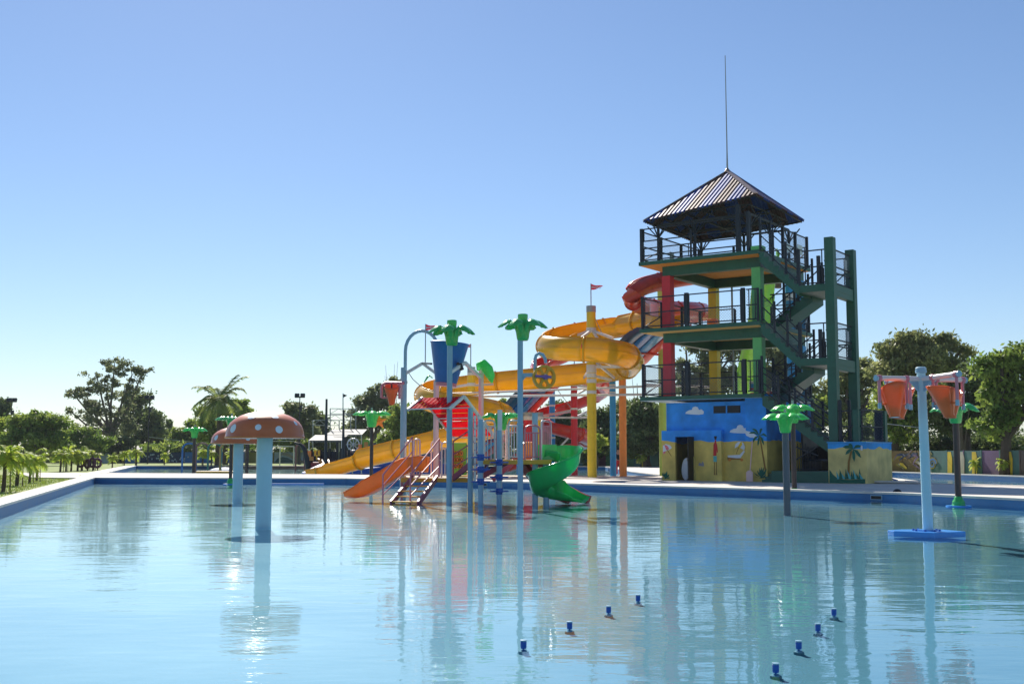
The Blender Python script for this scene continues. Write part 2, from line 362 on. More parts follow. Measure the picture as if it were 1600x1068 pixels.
# grass blades on the near strip of lawn
NB = 26000; xs = []; fs = []
Yb = RNG.uniform(24, 66, NB); Xb = -4.0 - .2925 * (Yb + 3) * .99 - RNG.uniform(.25, 16, NB) ** 1.0
ang = RNG.uniform(0, 6.28, NB); hh = RNG.uniform(.03, .10, NB); wd = .02
bx = np.stack([Xb, Yb, np.full(NB, -.05)], 1); dx = np.stack([np.cos(ang) * wd, np.sin(ang) * wd, np.zeros(NB)], 1)
tp = bx + np.stack([RNG.normal(0, .025, NB), RNG.normal(0, .025, NB), hh], 1)
V = np.stack([bx - dx, bx + dx, tp], 1).reshape(-1, 3)
leafmat('grass_blade', (.13, .20, .025), (.26, .28, .06), .5, .3)
me = bpy.data.meshes.new('grass'); me.from_pydata(V.tolist(), [], [(3 * i, 3 * i + 1, 3 * i + 2) for i in range(NB)]); me.materials.append(M['grass_blade'])
o = bpy.data.objects.new('grass', me); C.objects.link(o); tag(o, 'short dry grass on the lawn beside the pool', 'grass', kind='stuff')

# ------------------------------------------------------------------ foliage
def leaf_mesh(name, centers, size, m, parent, off, flat=.0, label=None):
    n = len(centers); c = np.asarray(centers); d = RNG.normal(size=(n, 3)); d /= np.linalg.norm(d, axis=1)[:, None]
    e = RNG.normal(size=(n, 3)); e[:, 2] *= (1 - flat); e -= d * (d * e).sum(1)[:, None]; e /= np.linalg.norm(e, axis=1)[:, None]
    s = size * RNG.uniform(.55, 1.35, n)[:, None]
    P = np.stack([c - d * s, c + e * s * .45, c + d * s, c - e * s * .45], 1).reshape(-1, 3) - np.array(off)
    me = bpy.data.meshes.new(name); me.vertices.add(4 * n); me.vertices.foreach_set('co', P.ravel())
    me.loops.add(4 * n); me.loops.foreach_set('vertex_index', np.arange(4 * n, dtype=np.int32)); me.polygons.add(n)
    me.polygons.foreach_set('loop_start', np.arange(0, 4 * n, 4, dtype=np.int32)); me.polygons.foreach_set('loop_total', np.full(n, 4, dtype=np.int32))
    me.materials.append(M[m]); me.update(calc_edges=True)
    o = bpy.data.objects.new(name, me); link(o, parent); return o
def tree(base_px, Y, blobs, m, label, leaf=.3, nleaf=7000, clump=.55, nclump=None, trunk_r=.35, tm='trunk', group='trees beyond the painted wall', trunk=True, base_z=-.05, spread=None, name='tree', bare=.0):
    """blobs: (px, py, half width px, half height px) outline lobes measured at distance Y, made into ellipsoids of real depth"""
    k = Y / FPX; bx = XY(base_px, Y); r = root(name, label, 'tree', (bx, Y, base_z), group)
    El = []; 
    for (px, py, rx, ry) in blobs:
        c = W(px, py, Y); El.append((np.array([c.x, Y + RNG.uniform(-.5, .5) * rx * k, c.z]), np.array([rx * k, rx * k * .9, ry * k])))
    for c_, r_ in list(El):
        for _ in range(6):
            d_ = RNG.normal(size=3); d_ /= np.linalg.norm(d_); d_[2] = abs(d_[2]) * (1 if RNG.random() < .7 else -1); f_ = RNG.uniform(.22, .42); El.append((c_ + d_ * r_ * RNG.uniform(.8, 1.12), r_ * f_))
    NM = len(blobs)
    w = np.array([e[1][0] * e[1][2] for e in El]); w /= w.sum(); nclump = nclump or max(30, nleaf // 95)
    idx = RNG.choice(len(El), nclump, p=w); cc = np.zeros((nclump, 3))
    for i, j in enumerate(idx):
        d = RNG.normal(size=3); d /= np.linalg.norm(d); rad = RNG.uniform(.25, 1) ** .45
        cc[i] = El[j][0] + d * El[j][1] * rad
    nleaf = int(nleaf * .95); leaf *= .82
    per = RNG.integers(0, nclump, nleaf); cs = clump * .66 * RNG.uniform(.5, 1.4, nclump)
    g = RNG.normal(size=(nleaf, 3)) * cs[per][:, None] * np.array([1, 1, .62]); P = cc[per] + g
    P[:, 2] = np.maximum(P[:, 2], base_z + .1)
    leaf_mesh('crown', P, leaf, m, r, r.location)
    if trunk:
        mb = MB(); low = min(e[0][2] for e in El[:NM]); cx = np.mean([e[0][0] for e in El[:NM]])
        th = base_z + (low - base_z) * .75 if low > 1.5 else base_z + 1
        pts = [(bx, Y, base_z - .1), (bx + RNG.normal() * .1, Y, base_z + (th - base_z) * .5), (bx + (cx - bx) * .25, Y, th)]
        mb.tube(pts, [trunk_r, trunk_r * .8, trunk_r * .7], 8)
        for (c, rr) in El[:NM]:
            mid = (np.array(pts[-1]) * .5 + c * .5) + np.array([0, 0, -.08 * (c[2] - th)]) + RNG.normal(size=3) * .25
            mb.tube([pts[-1], mid, c, c + np.array([RNG.normal() * .3, 0, rr[2] * .7])], [trunk_r * .55, trunk_r * .36, trunk_r * .2, .03], 6)
        sel = RNG.choice(nclump, min(nclump, 60), replace=False)
        for i in sel:
            c = El[idx[i]][0]; a = c * .8 + cc[i] * .2; mb.tube([a, (a + cc[i]) / 2 + RNG.normal(size=3) * .15, cc[i]], [trunk_r * .14, trunk_r * .09, .02], 4)
        mb.build('trunk', tm, r, smooth=True)
    return r
T = tree
T(176, 160, [(176, 572, 22, 12), (150, 590, 22, 12), (205, 585, 22, 12), (222, 579, 10, 5), (112, 612, 13, 6), (130, 612, 17, 10), (165, 612, 24, 16), (196, 612, 20, 14), (112, 645, 12, 7), (150, 642, 26, 16), (185, 642, 22, 16), (140, 665, 22, 14), (200, 668, 18, 16), (172, 668, 16, 14)],
  'leaf_eucalyptus', 'tall open-crowned eucalyptus standing highest over the left lawn', leaf=.26, nleaf=12000, clump=.42, nclump=230, trunk_r=.42, tm='trunk_pale')
T(212, 172, [(212, 622, 14, 9), (212, 645, 18, 14), (206, 672, 16, 18)], 'leaf_dark', 'dark layered tree just right of the tall eucalyptus', leaf=.38, nleaf=5500, clump=.7, trunk_r=.4)
T(236, 168, [(236, 655, 16, 14), (232, 680, 20, 20), (246, 672, 8, 14)], 'leaf_dark', 'rounded dark green tree behind the left floodlight mast', leaf=.38, nleaf=6500, clump=.7, trunk_r=.4)
T(263, 180, [(263, 668, 3, 10), (263, 680, 5, 10), (263, 695, 8, 10)], 'leaf_dark', 'narrow pointed cypress left of the palms', leaf=.3, nleaf=2200, clump=.35, trunk_r=.2, tm='trunk')
T(3, 150, [(2, 634, 12, 12), (0, 648, 14, 8)], 'leaf_dark', 'dark tree top cut by the left edge of the photo', leaf=.3, nleaf=3000, trunk_r=.3)
T(52, 118, [(38, 668, 24, 18), (60, 664, 28, 16), (52, 656, 12, 12), (80, 672, 16, 14), (50, 690, 42, 16), (86, 692, 14, 14), (92, 684, 8, 10)], 'leaf_green', 'feathery willow-like tree with wind-blown tips at far left', leaf=.30, nleaf=13000, clump=.5, trunk_r=.3)
T(6, 122, [(4, 672, 16, 16), (2, 696, 18, 14)], 'leaf_bright', 'yellow-green bush at the left edge under the dark tree', leaf=.25, nleaf=3500, trunk_r=.2)
T(122, 140, [(112, 680, 20, 10), (130, 678, 18, 8), (120, 695, 30, 10), (155, 690, 18, 12)], 'leaf_green', 'low spreading flat-topped tree in front of the eucalyptus trunk', leaf=.30, nleaf=6500, clump=.5, trunk_r=.22)
T(190, 150, [(185, 695, 22, 10), (160, 702, 16, 6)], 'leaf_dark', 'low shaded scrub at the eucalyptus foot', leaf=.3, nleaf=3000, trunk_r=.15)
T(288, 160, [(285, 688, 18, 12), (300, 668, 10, 16), (282, 672, 6, 8), (310, 690, 14, 14)], 'leaf_green', 'patchy green tree left of the palm, under the lamp', leaf=.34, nleaf=5500, trunk_r=.25)
T(352, 132, [(370, 640, 20, 14), (350, 652, 24, 16), (325, 645, 14, 12), (325, 672, 20, 18), (390, 660, 12, 14), (365, 680, 30, 16)], 'leaf_green', 'broad bushy tree growing behind the tall palm', leaf=.32, nleaf=12000, clump=.5, trunk_r=.35)
T(466, 140, [(463, 640, 18, 12), (478, 652, 13, 12), (456, 662, 14, 12), (474, 672, 16, 12)], 'leaf_eucalyptus', 'round-topped eucalyptus beneath the middle floodlight mast', leaf=.32, nleaf=6500, clump=.5, trunk_r=.35, tm='trunk_pale')
T(501, 150, [(500, 656, 13, 8), (502, 668, 12, 10), (496, 690, 18, 12)], 'leaf_dark', 'small dark tree left of the two black masts', leaf=.32, nleaf=3200, trunk_r=.25)
T(585, 140, [(590, 612, 16, 12), (612, 600, 12, 8), (575, 630, 18, 12), (600, 634, 20, 14), (560, 648, 14, 10), (590, 655, 24, 14), (566, 672, 20, 12)], 'leaf_eucalyptus', 'airy eucalyptus behind the small orange bucket', leaf=.30, nleaf=10000, clump=.5, trunk_r=.4, tm='trunk_pale')
T(640, 118, [(625, 655, 24, 18), (655, 650, 22, 18), (640, 680, 36, 20), (675, 660, 16, 18), (672, 690, 26, 20), (612, 690, 20, 14)], 'leaf_green', 'dense leafy tree right behind the yellow slide end', leaf=.28, nleaf=14000, clump=.5, trunk_r=.35)
T(545, 150, [(540, 680, 24, 12), (520, 690, 16, 10), (560, 690, 20, 10)], 'leaf_green', 'low green tree behind the grey grandstand canopy', leaf=.32, nleaf=4500, trunk_r=.2)
T(760, 130, [(770, 632, 24, 6), (745, 640, 26, 8), (800, 645, 18, 8), (760, 660, 40, 14), (740, 690, 36, 18), (800, 690, 30, 18)], 'leaf_green', 'green tree behind the red playground roof', leaf=.3, nleaf=9000, trunk_r=.3)
T(872, 118, [(870, 645, 20, 14), (880, 672, 22, 20), (850, 680, 18, 18), (905, 660, 16, 16)], 'leaf_dark', 'dark tree behind the red corkscrew slide', leaf=.28, nleaf=7500, trunk_r=.3)
T(940, 112, [(938, 658, 12, 14), (950, 650, 12, 12), (935, 690, 24, 24), (922, 668, 8, 12)], 'leaf_dark', 'dark tree between the yellow and the blue slide pillars', leaf=.26, nleaf=8500, trunk_r=.35)
T(932, 104, [(932, 690, 14, 10), (922, 700, 10, 6)], 'leaf_bright', 'yellow-green shrub by the yellow slide pillar foot', leaf=.2, nleaf=2200, trunk_r=.12, clump=.3)
T(1012, 104, [(1002, 640, 16, 12), (1020, 648, 18, 16), (992, 665, 16, 18), (1012, 682, 28, 26), (1030, 665, 14, 20), (985, 700, 18, 18)], 'leaf_dark', 'big dark tree left of the painted building', leaf=.26, nleaf=15000, clump=.5, trunk_r=.4)
T(975, 125, [(972, 632, 10, 6), (985, 640, 12, 8), (965, 655, 10, 14)], 'leaf_grey', 'thin pale tree top beside the orange slide pillar', leaf=.26, nleaf=3000, trunk_r=.2)
T(1075, 122, [(1072, 548, 16, 8), (1100, 545, 18, 8), (1062, 575, 18, 16), (1092, 572, 26, 16), (1130, 560, 24, 14), (1150, 545, 14, 8), (1075, 602, 26, 18), (1110, 600, 26, 18), (1140, 590, 20, 16)], 'leaf_eucalyptus', 'grey-green eucalyptus seen through the tower railings on the left', leaf=.28, nleaf=13000, clump=.5, trunk_r=.45, tm='trunk_pale')
T(1205, 112, [(1200, 552, 20, 12), (1190, 580, 22, 18), (1222, 560, 18, 16), (1212, 590, 26, 20), (1240, 590, 16, 16), (1245, 610, 22, 20), (1262, 572, 10, 8)], 'leaf_eucalyptus', 'eucalyptus behind the tower stair flights', leaf=.28, nleaf=12000, clump=.5, trunk_r=.4, tm='trunk_pale')
T(1330, 108, [(1300, 600, 18, 12), (1322, 585, 16, 12), (1345, 574, 18, 12), (1292, 622, 14, 14), (1330, 610, 26, 20), (1350, 645, 26, 24), (1362, 600, 16, 20), (1300, 650, 22, 20)], 'leaf_grey', 'pale olive tree between the stair tower and the dump buckets', leaf=.26, nleaf=15000, clump=.5, trunk_r=.4, tm='trunk_pale')
T(1420, 88, [(1395, 545, 22, 13), (1432, 535, 22, 12), (1472, 535, 14, 14), (1500, 548, 18, 8), (1410, 570, 34, 22), (1450, 565, 30, 22), (1380, 590, 20, 20), (1495, 575, 26, 18)], 'leaf_grey', 'tall rounded eucalyptus above the left pair of orange buckets', leaf=.22, nleaf=22000, clump=.45, trunk_r=.5, tm='trunk_pale')
T(1400, 82, [(1395, 620, 26, 24), (1430, 630, 30, 26), (1410, 665, 36, 22), (1380, 650, 18, 24)], 'leaf_green', 'leafy green tree behind the bucket post, left side', leaf=.20, nleaf=16000, clump=.42, trunk_r=.35)
T(1512, 80, [(1490, 610, 28, 22), (1522, 590, 22, 20), (1500, 650, 34, 28), (1535, 640, 22, 26), (1470, 650, 20, 24)], 'leaf_dark', 'dark shaded tree behind the right pair of orange buckets', leaf=.20, nleaf=17000, clump=.42, trunk_r=.35)
T(1570, 66, [(1560, 558, 20, 16), (1590, 556, 22, 18), (1548, 580, 16, 20), (1580, 590, 34, 30), (1555, 625, 22, 26), (1600, 640, 36, 30), (1570, 665, 34, 24), (1630, 590, 34, 36)], 'leaf_green', 'large bright leafy tree at the right edge', leaf=.21, nleaf=20000, clump=.38, trunk_r=.4)
T(1450, 100, [(1440, 690, 40, 14), (1500, 690, 40, 14), (1560, 685, 40, 18), (1395, 690, 20, 14)], 'leaf_dark', 'shaded undergrowth right behind the painted wall', leaf=.22, nleaf=9000, trunk_r=.1)
T(1275, 105, [(1270, 645, 22, 24), (1250, 665, 22, 20)], 'leaf_green', 'green shrub seen beneath the lowest stair flight', leaf=.24, nleaf=5000, trunk_r=.15)
# low hedge belt far left, between the trees and the wall
T(420, 150, [(410, 690, 30, 10), (440, 684, 26, 12), (480, 695, 26, 8), (340, 695, 30, 8), (250, 700, 26, 6)], 'leaf_green', 'low green hedge trees behind the small football goal', leaf=.3, nleaf=7000, trunk_r=.1)
# bare branches
T(1300, 100, [(1220, 700, 34, 16), (1290, 700, 40, 18), (1370, 695, 36, 20), (1340, 670, 30, 16)], 'leaf_dark', 'shaded low bushes behind the stair block', leaf=.24, nleaf=9000, trunk_r=.1)
T(1480, 84, [(1400, 700, 36, 12), (1450, 698, 36, 12), (1500, 698, 36, 12), (1550, 698, 36, 12), (1600, 698, 30, 12)], 'leaf_dark', 'continuous dark hedge just over the teal wall at right', leaf=.2, nleaf=15000, trunk_r=.08)
T(440, 155, [(380, 698, 40, 10), (440, 698, 40, 10), (500, 698, 40, 10), (560, 700, 30, 10), (300, 702, 40, 8), (230, 704, 40, 8), (160, 705, 40, 8), (90, 706, 40, 9), (20, 706, 40, 9)], 'leaf_green', 'long low hedge along the far wall at left', leaf=.3, nleaf=15000, trunk_r=.06)
T(960, 118, [(900, 700, 30, 12), (950, 700, 30, 12), (1000, 700, 30, 12), (1040, 700, 20, 12), (850, 702, 30, 10)], 'leaf_dark', 'low dark hedge behind the slide pillars', leaf=.24, nleaf=9000, trunk_r=.06)
def bare_tree(px, Y, py_top, label, n=9):
    x = XY(px, Y); r = root('bare_tree', label, 'tree', (x, Y, -.05), 'bare trees'); zt = W(px, py_top, Y).z; mb = MB(); rnd = random.Random(px)
    for i in range(n):
        dx = rnd.uniform(-.09, .09) * zt; h = zt * rnd.uniform(.75, 1); mb.tube([(x, Y, -.1), (x + dx * .3, Y, h * .4), (x + dx, Y + rnd.uniform(-.5, .5), h)], [.14, .06, .015], 5)
    mb.build('trunk', 'trunk_pale', r, smooth=True)
bare_tree(1505, 72, 600, 'bare pale trunks rising before the dark trees on the right', 7)
bare_tree(612, 150, 562, 'thin bare poplar tips above the small orange bucket', 6)
bare_tree(1000, 122, 580, 'thin bare poplar tips left of the tower', 6)

def palm_frond(mb, c, az, L, up, droop, nl=22, ll=.5, lw=.04, rr=.03):
    dirx = Vector((math.cos(az), math.sin(az), 0)); pts = []
    for i in range(9):
        t = i / 8; pts.append(Vector(c) + dirx * (L * t * (1 - .18 * t)) + Vector((0, 0, up * L * t - droop * L * t * t)))
    mb.tube(pts, [rr * (1 - .8 * i / 8) for i in range(9)], 3)
    side = Vector((-dirx.y, dirx.x, 0))
    for i in range(nl):
        t = .12 + .88 * i / (nl - 1); q = t * 8; k = min(7, int(q)); p = pts[k].lerp(pts[k + 1], q - k); d = (pts[k + 1] - pts[k]).normalized()
        l = ll * (.45 + .55 * math.sin(math.pi * min(1, t * .8 + .15)))
        for s in (-1, 1):
            e = p + side * s * l * .8 + d * l * .45 + Vector((0, 0, -l * RNG.uniform(.15, .6))); w = d * lw
            mb.add([p - w, p + w, e], [(0, 1, 2)])
# tall palm
Yp = 120; x = XY(341, Yp); pr = root('palm_tree', 'tall feather palm with arching fronds left of centre', 'palm', (x, Yp, -.05), 'trees beyond the painted wall'); zc = W(341, 626, Yp).z
mb = MB(); mb.tube([(x, Yp, -.1), (x + .1, Yp, zc * .5), (x, Yp, zc)], [.38, .30, .26], 10); mb.build('trunk', 'trunk', pr, smooth=True)
mb = MB()
for i in range(34):
    palm_frond(mb, (x, Yp, zc), i * 2.4, RNG.uniform(2.6, 3.6), RNG.uniform(.0, 1.6), RNG.uniform(.6, 1.2), 26, .75, .07, .05)
mb.build('crown', 'leaf_palm', pr)
# young palms on the lawn: three kinds, copied
def young_palm(seed, h, n, L):
    global RNG
    keep = RNG; RNG = np.random.default_rng(seed)
    o = root('young_palm', 'x', 'palm', (0, 0, -500 - seed * 9), 'young palms planted along the lawn'); z0 = o.location.z
    mb = MB(); mb.tube([(0, 0, z0 - .05), (.03, 0, z0 + h * .3), (0, .02, z0 + h * .62)], [.085, .075, .055], 7); mb.build('trunk', 'trunk', o, smooth=True)
    mb = MB()
    for i in range(n): palm_frond(mb, (0, 0, z0 + h * RNG.uniform(.42, .66)), i * 2.4 + RNG.uniform(-.3, .3), L * RNG.uniform(.7, 1.1), RNG.uniform(.3, 1.5), RNG.uniform(.6, 1.3), 18, .42, .042, .014)
    mb.build('fronds', 'leaf_young_palm', o)
    mb = MB(); mb.cyl((.22, .1, z0 - .05), (.2, .1, z0 + h * .85), .025, n=6); mb.build('stake', 'trunk_pale', o)
    RNG = keep; return o
kinds = [young_palm(1, 2.4, 22, .98), young_palm(2, 2.1, 19, .92), young_palm(3, 2.7, 24, 1.05)]
YP = [(5, 768, 668, 'first young palm at the left edge, cut by the frame'), (26, 759, 682, 'young palm second from the left edge'), (46, 754, 688, 'young palm beside the white path, third from left'), (57, 750.5, 690, 'young palm where the path meets the concrete pad'),
      (94, 737, 692, 'young palm behind the left end of the concrete pad'), (103, 736, 686, 'slim young palm right of the pad-end palm'), (111, 735.5, 688, 'young palm above the middle of the concrete pad'), (121, 735.5, 690, 'young palm before the dark round shapes, left one'),
      (128, 734.5, 688, 'young palm before the dark round shapes, middle one'), (137, 734, 690, 'young palm before the dark round shapes, right one'), (146, 734, 694, 'last young palm of the pad cluster'),
      (175, 731, 701, 'young palm at the foot of the tall eucalyptus'), (194, 727, 696, 'young palm before the yellow wall patch'), (213, 727, 692, 'young palm before the blue wall panel'), (257, 726, 698, 'young palm before the dark patterned wall'),
      (316, 727, 692, 'young palm framed by the coloured spray arches'), (330, 727, 694, 'young palm seen through the green spray arch'), (362, 727, 694, 'young palm right of the small mushroom stem'),
      (1002, 730, 700, 'young palm left of the painted building'), (1478, 738.5, 706, 'young palm before the yellow stripe behind the bucket post'), (1524, 741, 708, 'young palm before the wall right of the black pole'), (1569, 742.5, 705, 'young palm nearest the right edge by the wall'),
      (485, 724, 690, 'young palm left of the playground ship bow'), (508, 723, 694, 'young palm behind the playground ship')]
used = {}
for i, (px, by, ty, lab) in enumerate(YP):
    p = G(px, by, -.05); h = (by - ty) / FPX * p.y; k = kinds[i % 3]; sc = h / (2.4, 2.1, 2.7)[i % 3] * .95
    if i % 3 not in used: used[i % 3] = 1; k.location = p; k['label'] = lab; k.scale = (sc,) * 3; o = k
    else: o = dup(k, p, lab, RNG.uniform(0, 6), sc)

# ------------------------------------------------------------------ painted boundary wall, panel by panel
wall_line = [(-110, 158), (-54, 150), (-27, 150), (-8, 128), (10.5, 109.5), (20.5, 91), (26.4, 78.3), (29.6, 57), (32, 42), (33, 20)]
wl = root('painted_wall', 'low boundary wall of painted precast panels behind the pools', 'wall', (10.5, 109.5, -.05))
WPAL = {'teal': (.06, .15, .14), 'violet': (.13, .08, .16), 'ochre': (.17, .12, .04), 'blue': (.04, .17, .42), 'light': (.42, .52, .56), 'olive': (.22, .20, .04), 'navy': (.015, .04, .09), 'green': (.05, .16, .07), 'brown': (.12, .09, .08), 'plum': (.10, .04, .07), 'yellow': (.62, .45, .03), 'cream': (.4, .38, .3)}
for k, c in WPAL.items(): mat('wall_' + k, c, .85, var=.22, scale=1.3, dirt=.25)
# colour by photo column
seq = [(-999, 'olive'), (150, 'light'), (178, 'olive'), (195, 'blue'), (226, 'navy'), (262, 'navy'), (300, 'blue'), (395, 'olive'), (430, 'light'), (468, 'violet'), (520, 'olive'), (560, 'blue'), (650, 'navy'), (700, 'teal'), (905, 'teal'), (930, 'plum'), (938, 'green'), (965, 'green'), (990, 'teal'), (1030, 'brown'), (1200, 'teal'), (1380, 'ochre'), (1448, 'teal'), (1495, 'violet'), (1512, 'teal'), (1540, 'violet'), (1556, 'teal'), (1588, 'brown')]
def wcol(x, y):
    px = 800 + FPX * x / y; c = 'olive'
    for a, b in seq:
        if px >= a: c = b
    return c
cumul = 0; npan = 0
for i in range(len(wall_line) - 1):
    a = Vector((*wall_line[i], 0)); b = Vector((*wall_line[i + 1], 0)); d = b - a; L = d.length; n = max(1, round(L / 2.0)); u = d / L; nrm = Vector((u.y, -u.x, 0))
    for k in range(n):
        p = a + d * ((k + .5) / n); ln = L / n
        if p.y < 25 : continue
        MB().box((p.x, p.y, .66), (ln - .03, .06, 1.42), u, -nrm).build('wall_panel', 'wall_' + wcol(p.x, p.y), wl)
        q = a + d * (k / n); MB().box((q.x, q.y, .67), (.12, .12, 1.46), u, -nrm).build('wall_post', 'wall_' + wcol(q.x, q.y), wl)
def wall_paint(px0, px1, prof, m, nm, fr=.05):   # flat paint on the wall: polygon in (photo column, height)
    pts = []
    for px, z in prof:
        # intersect the sight line with the wall line
        best = None
        for i in range(len(wall_line) - 1):
            a = wall_line[i]; b = wall_line[i + 1]; s = (px - 800) / FPX
            den = (b[0] - a[0]) - s * (b[1] - a[1])
            if abs(den) < 1e-6: continue
            t = (s * a[1] - a[0]) / den
            if 0 <= t <= 1:
                x = a[0] + t * (b[0] - a[0]); y = a[1] + t * (b[1] - a[1]); d = Vector((b[0] - a[0], b[1] - a[1])).normalized()
                nn = Vector((d.y, -d.x)) * (fr); 
                if nn.dot(Vector((x, y))) > 0: nn = -nn
                best = (x + nn.x, y + nn.y, z)
        if best: pts.append(best)
    MB().poly(pts).build(nm, m, wl)
for x0, x1, c in [(1478, 1486, 'yellow'), (1516, 1525, 'yellow'), (1568, 1580, 'yellow'), (1497, 1505, 'cream'), (1002, 1007, 'yellow')]:
    wall_paint(x0, x1, [(x0, .0), (x1 - 1, .0), (x1, .9), (x1 - 2, 1.3), (x0 + 1, 1.3)], 'wall_' + c, 'painted_stripe', .075)
rr = random.Random(5)
for i in range(16):
    x0 = rr.uniform(1388, 1436); z0 = rr.uniform(.1, 1.1); w = rr.uniform(6, 16); h = rr.uniform(.12, .3); sl = rr.uniform(-.4, .5)
    wall_paint(0, 0, [(x0, z0), (x0 + w, z0 + sl), (x0 + w, z0 + sl + h * .4), (x0 + w * .5, z0 + h + sl * .5), (x0, z0 + h * .5)], 'wall_' + rr.choice(['olive', 'violet', 'cream', 'brown', 'navy', 'yellow']), 'painted_shape', .072 + i * .004)
def swirl(cx, cz, r, m, fr, tn=2.2, w=.35):
    A = [];B = []
    for i in range(26):
        t = i / 25; a = t * tn * 2 * math.pi; q = r * (1 - .85 * t)
        A.append((cx + q * 17 * math.cos(a), cz + q * math.sin(a))); B.append((cx + q * (1 - w) * 17 * math.cos(a), cz + q * (1 - w) * math.sin(a)))
    wall_paint(0, 0, A + B[::-1], m, 'painted_swirl', fr)
swirl(1455, .55, .48, 'wall_olive', .08); swirl(1455, .55, .40, 'wall_blue', .086, 1.6); swirl(1452, 1.1, .2, 'wall_olive', .08, 1.5)
for i in range(26):
    x0 = rr.uniform(229, 298); z0 = rr.uniform(.1, 1.1); 
    wall_paint(0, 0, [(x0 + 1.3 * math.cos(t), z0 + .13 * math.sin(t)) for t in [k * 1.257 for k in range(5)]], 'wall_light', 'painted_dot', .08)
wall_paint(0, 0, [(430, .0), (436, .6), (444, .75), (452, .6), (458, .35), (468, .05)], 'wall_teal', 'painted_arc', .075)
wall_paint(0, 0, [(444, 1.3), (452, 1.25), (462, .75), (480, .1), (470, .05), (458, .55), (448, .95), (440, 1.0)], 'wall_cream', 'painted_band', .08)

# ------------------------------------------------------------------ far background pieces
def mast(px, Y, top, label, lamp=True, foot=None, r=.09, m='truss_dark', name='floodlight_mast', cat='floodlight mast', grp='masts beyond the pools'):
    x = XY(px, Y); z = W(px, top, Y).z; o = root(name, label, cat, (x, Y, -.05), grp); MB().cyl((x, Y, -.1), (x, Y, z), r, r * .6, 8).build('pole', m, o)
    if lamp:
        for s in (-1, 1):
            MB().box((x + s * .32, Y, z + .1), (.5, .3, .42), (1, 0, 0), (0, .94, -.34), (0, .34, .94)).build('lamp_head', 'truss_dark', o)
        MB().bar((x - .5, Y, z - .12), (x + .5, Y, z - .12), .08).build('crossbar', 'truss_dark', o)
        MB().box((x + .12, Y, z - 1.4), (.3, .3, .6)).build('control_box', 'truss_dark', o)
    return o
mast(231, 140, 622, 'slim floodlight mast right of the tall eucalyptus'); mast(15, 135, 626, 'floodlight mast rising near the left edge'); mast(467, 130, 619, 'floodlight mast above the round eucalyptus')
mast(509, 92, 623, 'plain black mast of the ship playground, left one', False, r=.14, name='ship_mast', cat='mast'); mast(536, 92, 640, 'black mast topped by a thin grey flagpole, right one', False, r=.13, name='ship_mast', cat='mast')
o = root('flagpole', 'thin grey flagpole extending the right black mast, small dark flag', 'flagpole', (XY(536, 92.3), 92.3, 0)); MB().cyl((XY(536, 92.3), 92.3, 0), W(536, 614, 92.3), .06, .04, 6).build('pole', 'grey_metal', o)
a = W(536, 615, 92.3); MB().add([a, a + Vector((.35, 0, -.12)), a + Vector((0, 0, -.32))], [(0, 1, 2)]).build('flag', 'truss_dark', o)
mast(304, 150, 645, 'square-headed lamp post left of the palm', False, r=.08, name='lamp_post', cat='lamp post')
# grandstand trusses and canopies
g = root('grandstand_canopy', 'grey canopies with truss masts of a far grandstand', 'grandstand', (XY(540, 125), 125, -.05))
def truss(px0, px1, py, Y):
    a = W(px0, py, Y); b = W(px1, py + .5, Y); mb = MB(); mb.bar(a, b, .07); mb.bar(a - Vector((0, 0, .55)), b - Vector((0, 0, .55)), .07); n = int((b - a).length / .7)
    for i in range(n):
        p = a.lerp(b, i / n); q = a.lerp(b, (i + 1) / n); z = Vector((0, 0, .55)); mb.bar(p, q - z, .04) if i % 2 else mb.bar(p - z, q, .04)
    mb.build('truss', 'grey_metal', g)
truss(516, 556, 638, 122); truss(511, 548, 648, 124); truss(489, 530, 656, 126)
for px, y0 in ((516, 638), (556, 638), (511, 648), (548, 648), (489, 656), (530, 656)): MB().cyl((XY(px, 124), 124, -.1), W(px, y0, 124), .06, n=6).build('truss_post', 'grey_metal', g)
def canopy(px0, px1, py, h, Y, dep=4):
    a = W(px0, py, Y); b = W(px1, py, Y); mb = MB(); hh = h * Y / FPX; n = 8
    mb.hexa([a - Vector((0, 0, hh * .75)), b - Vector((0, 0, hh * .75)), b + Vector((0, dep, 0)), a + Vector((0, dep, 0)), a - Vector((0, 0, hh * .7)), b - Vector((0, 0, hh * .7)), b + Vector((0, dep, .06)), a + Vector((0, dep, .06))])
    for i in range(n * 2):
        p = a.lerp(b, i / (2 * n)) - Vector((0, .02, hh * .75)); q = a.lerp(b, (i + 1) / (2 * n)) - Vector((0, .02, hh * .75)); mb.add([p, q, (p + q) / 2 - Vector((0, 0, hh * .3))], [(0, 2, 1)])
    mb.build('canopy_roof', 'roof_grey', g)
    for t in (.02, .5, .98):
        p = a.lerp(b, t); MB().cyl((p.x, p.y, -.1), p - Vector((0, 0, hh * .7)), .06, n=6).build('canopy_post', 'white_metal', g)
canopy(510, 566, 670, 12, 120); canopy(482, 535, 679, 12, 116)
# football goal
gx0, gx1, Yg = XY(401, 122), XY(459, 122), 122; gl = root('football_goal', 'white football goal on the lawn in front of the painted wall', 'goal', ((gx0 + gx1) / 2, Yg, -.05)); zt = W(400, 697, Yg).z
for x in (gx0, (gx0 + gx1) / 2 + .5, gx1): MB().cyl((x, Yg, -.05), (x, Yg, zt), .06, n=6).build('post', 'white_metal', gl)
MB().cyl((gx0, Yg, zt), (gx1, Yg, zt), .06, n=6).build('crossbar', 'white_metal', gl); MB().cyl((gx0, Yg, zt + .55), (gx1, Yg, zt + .55), .03, n=6).build('net_rail', 'white_metal', gl)
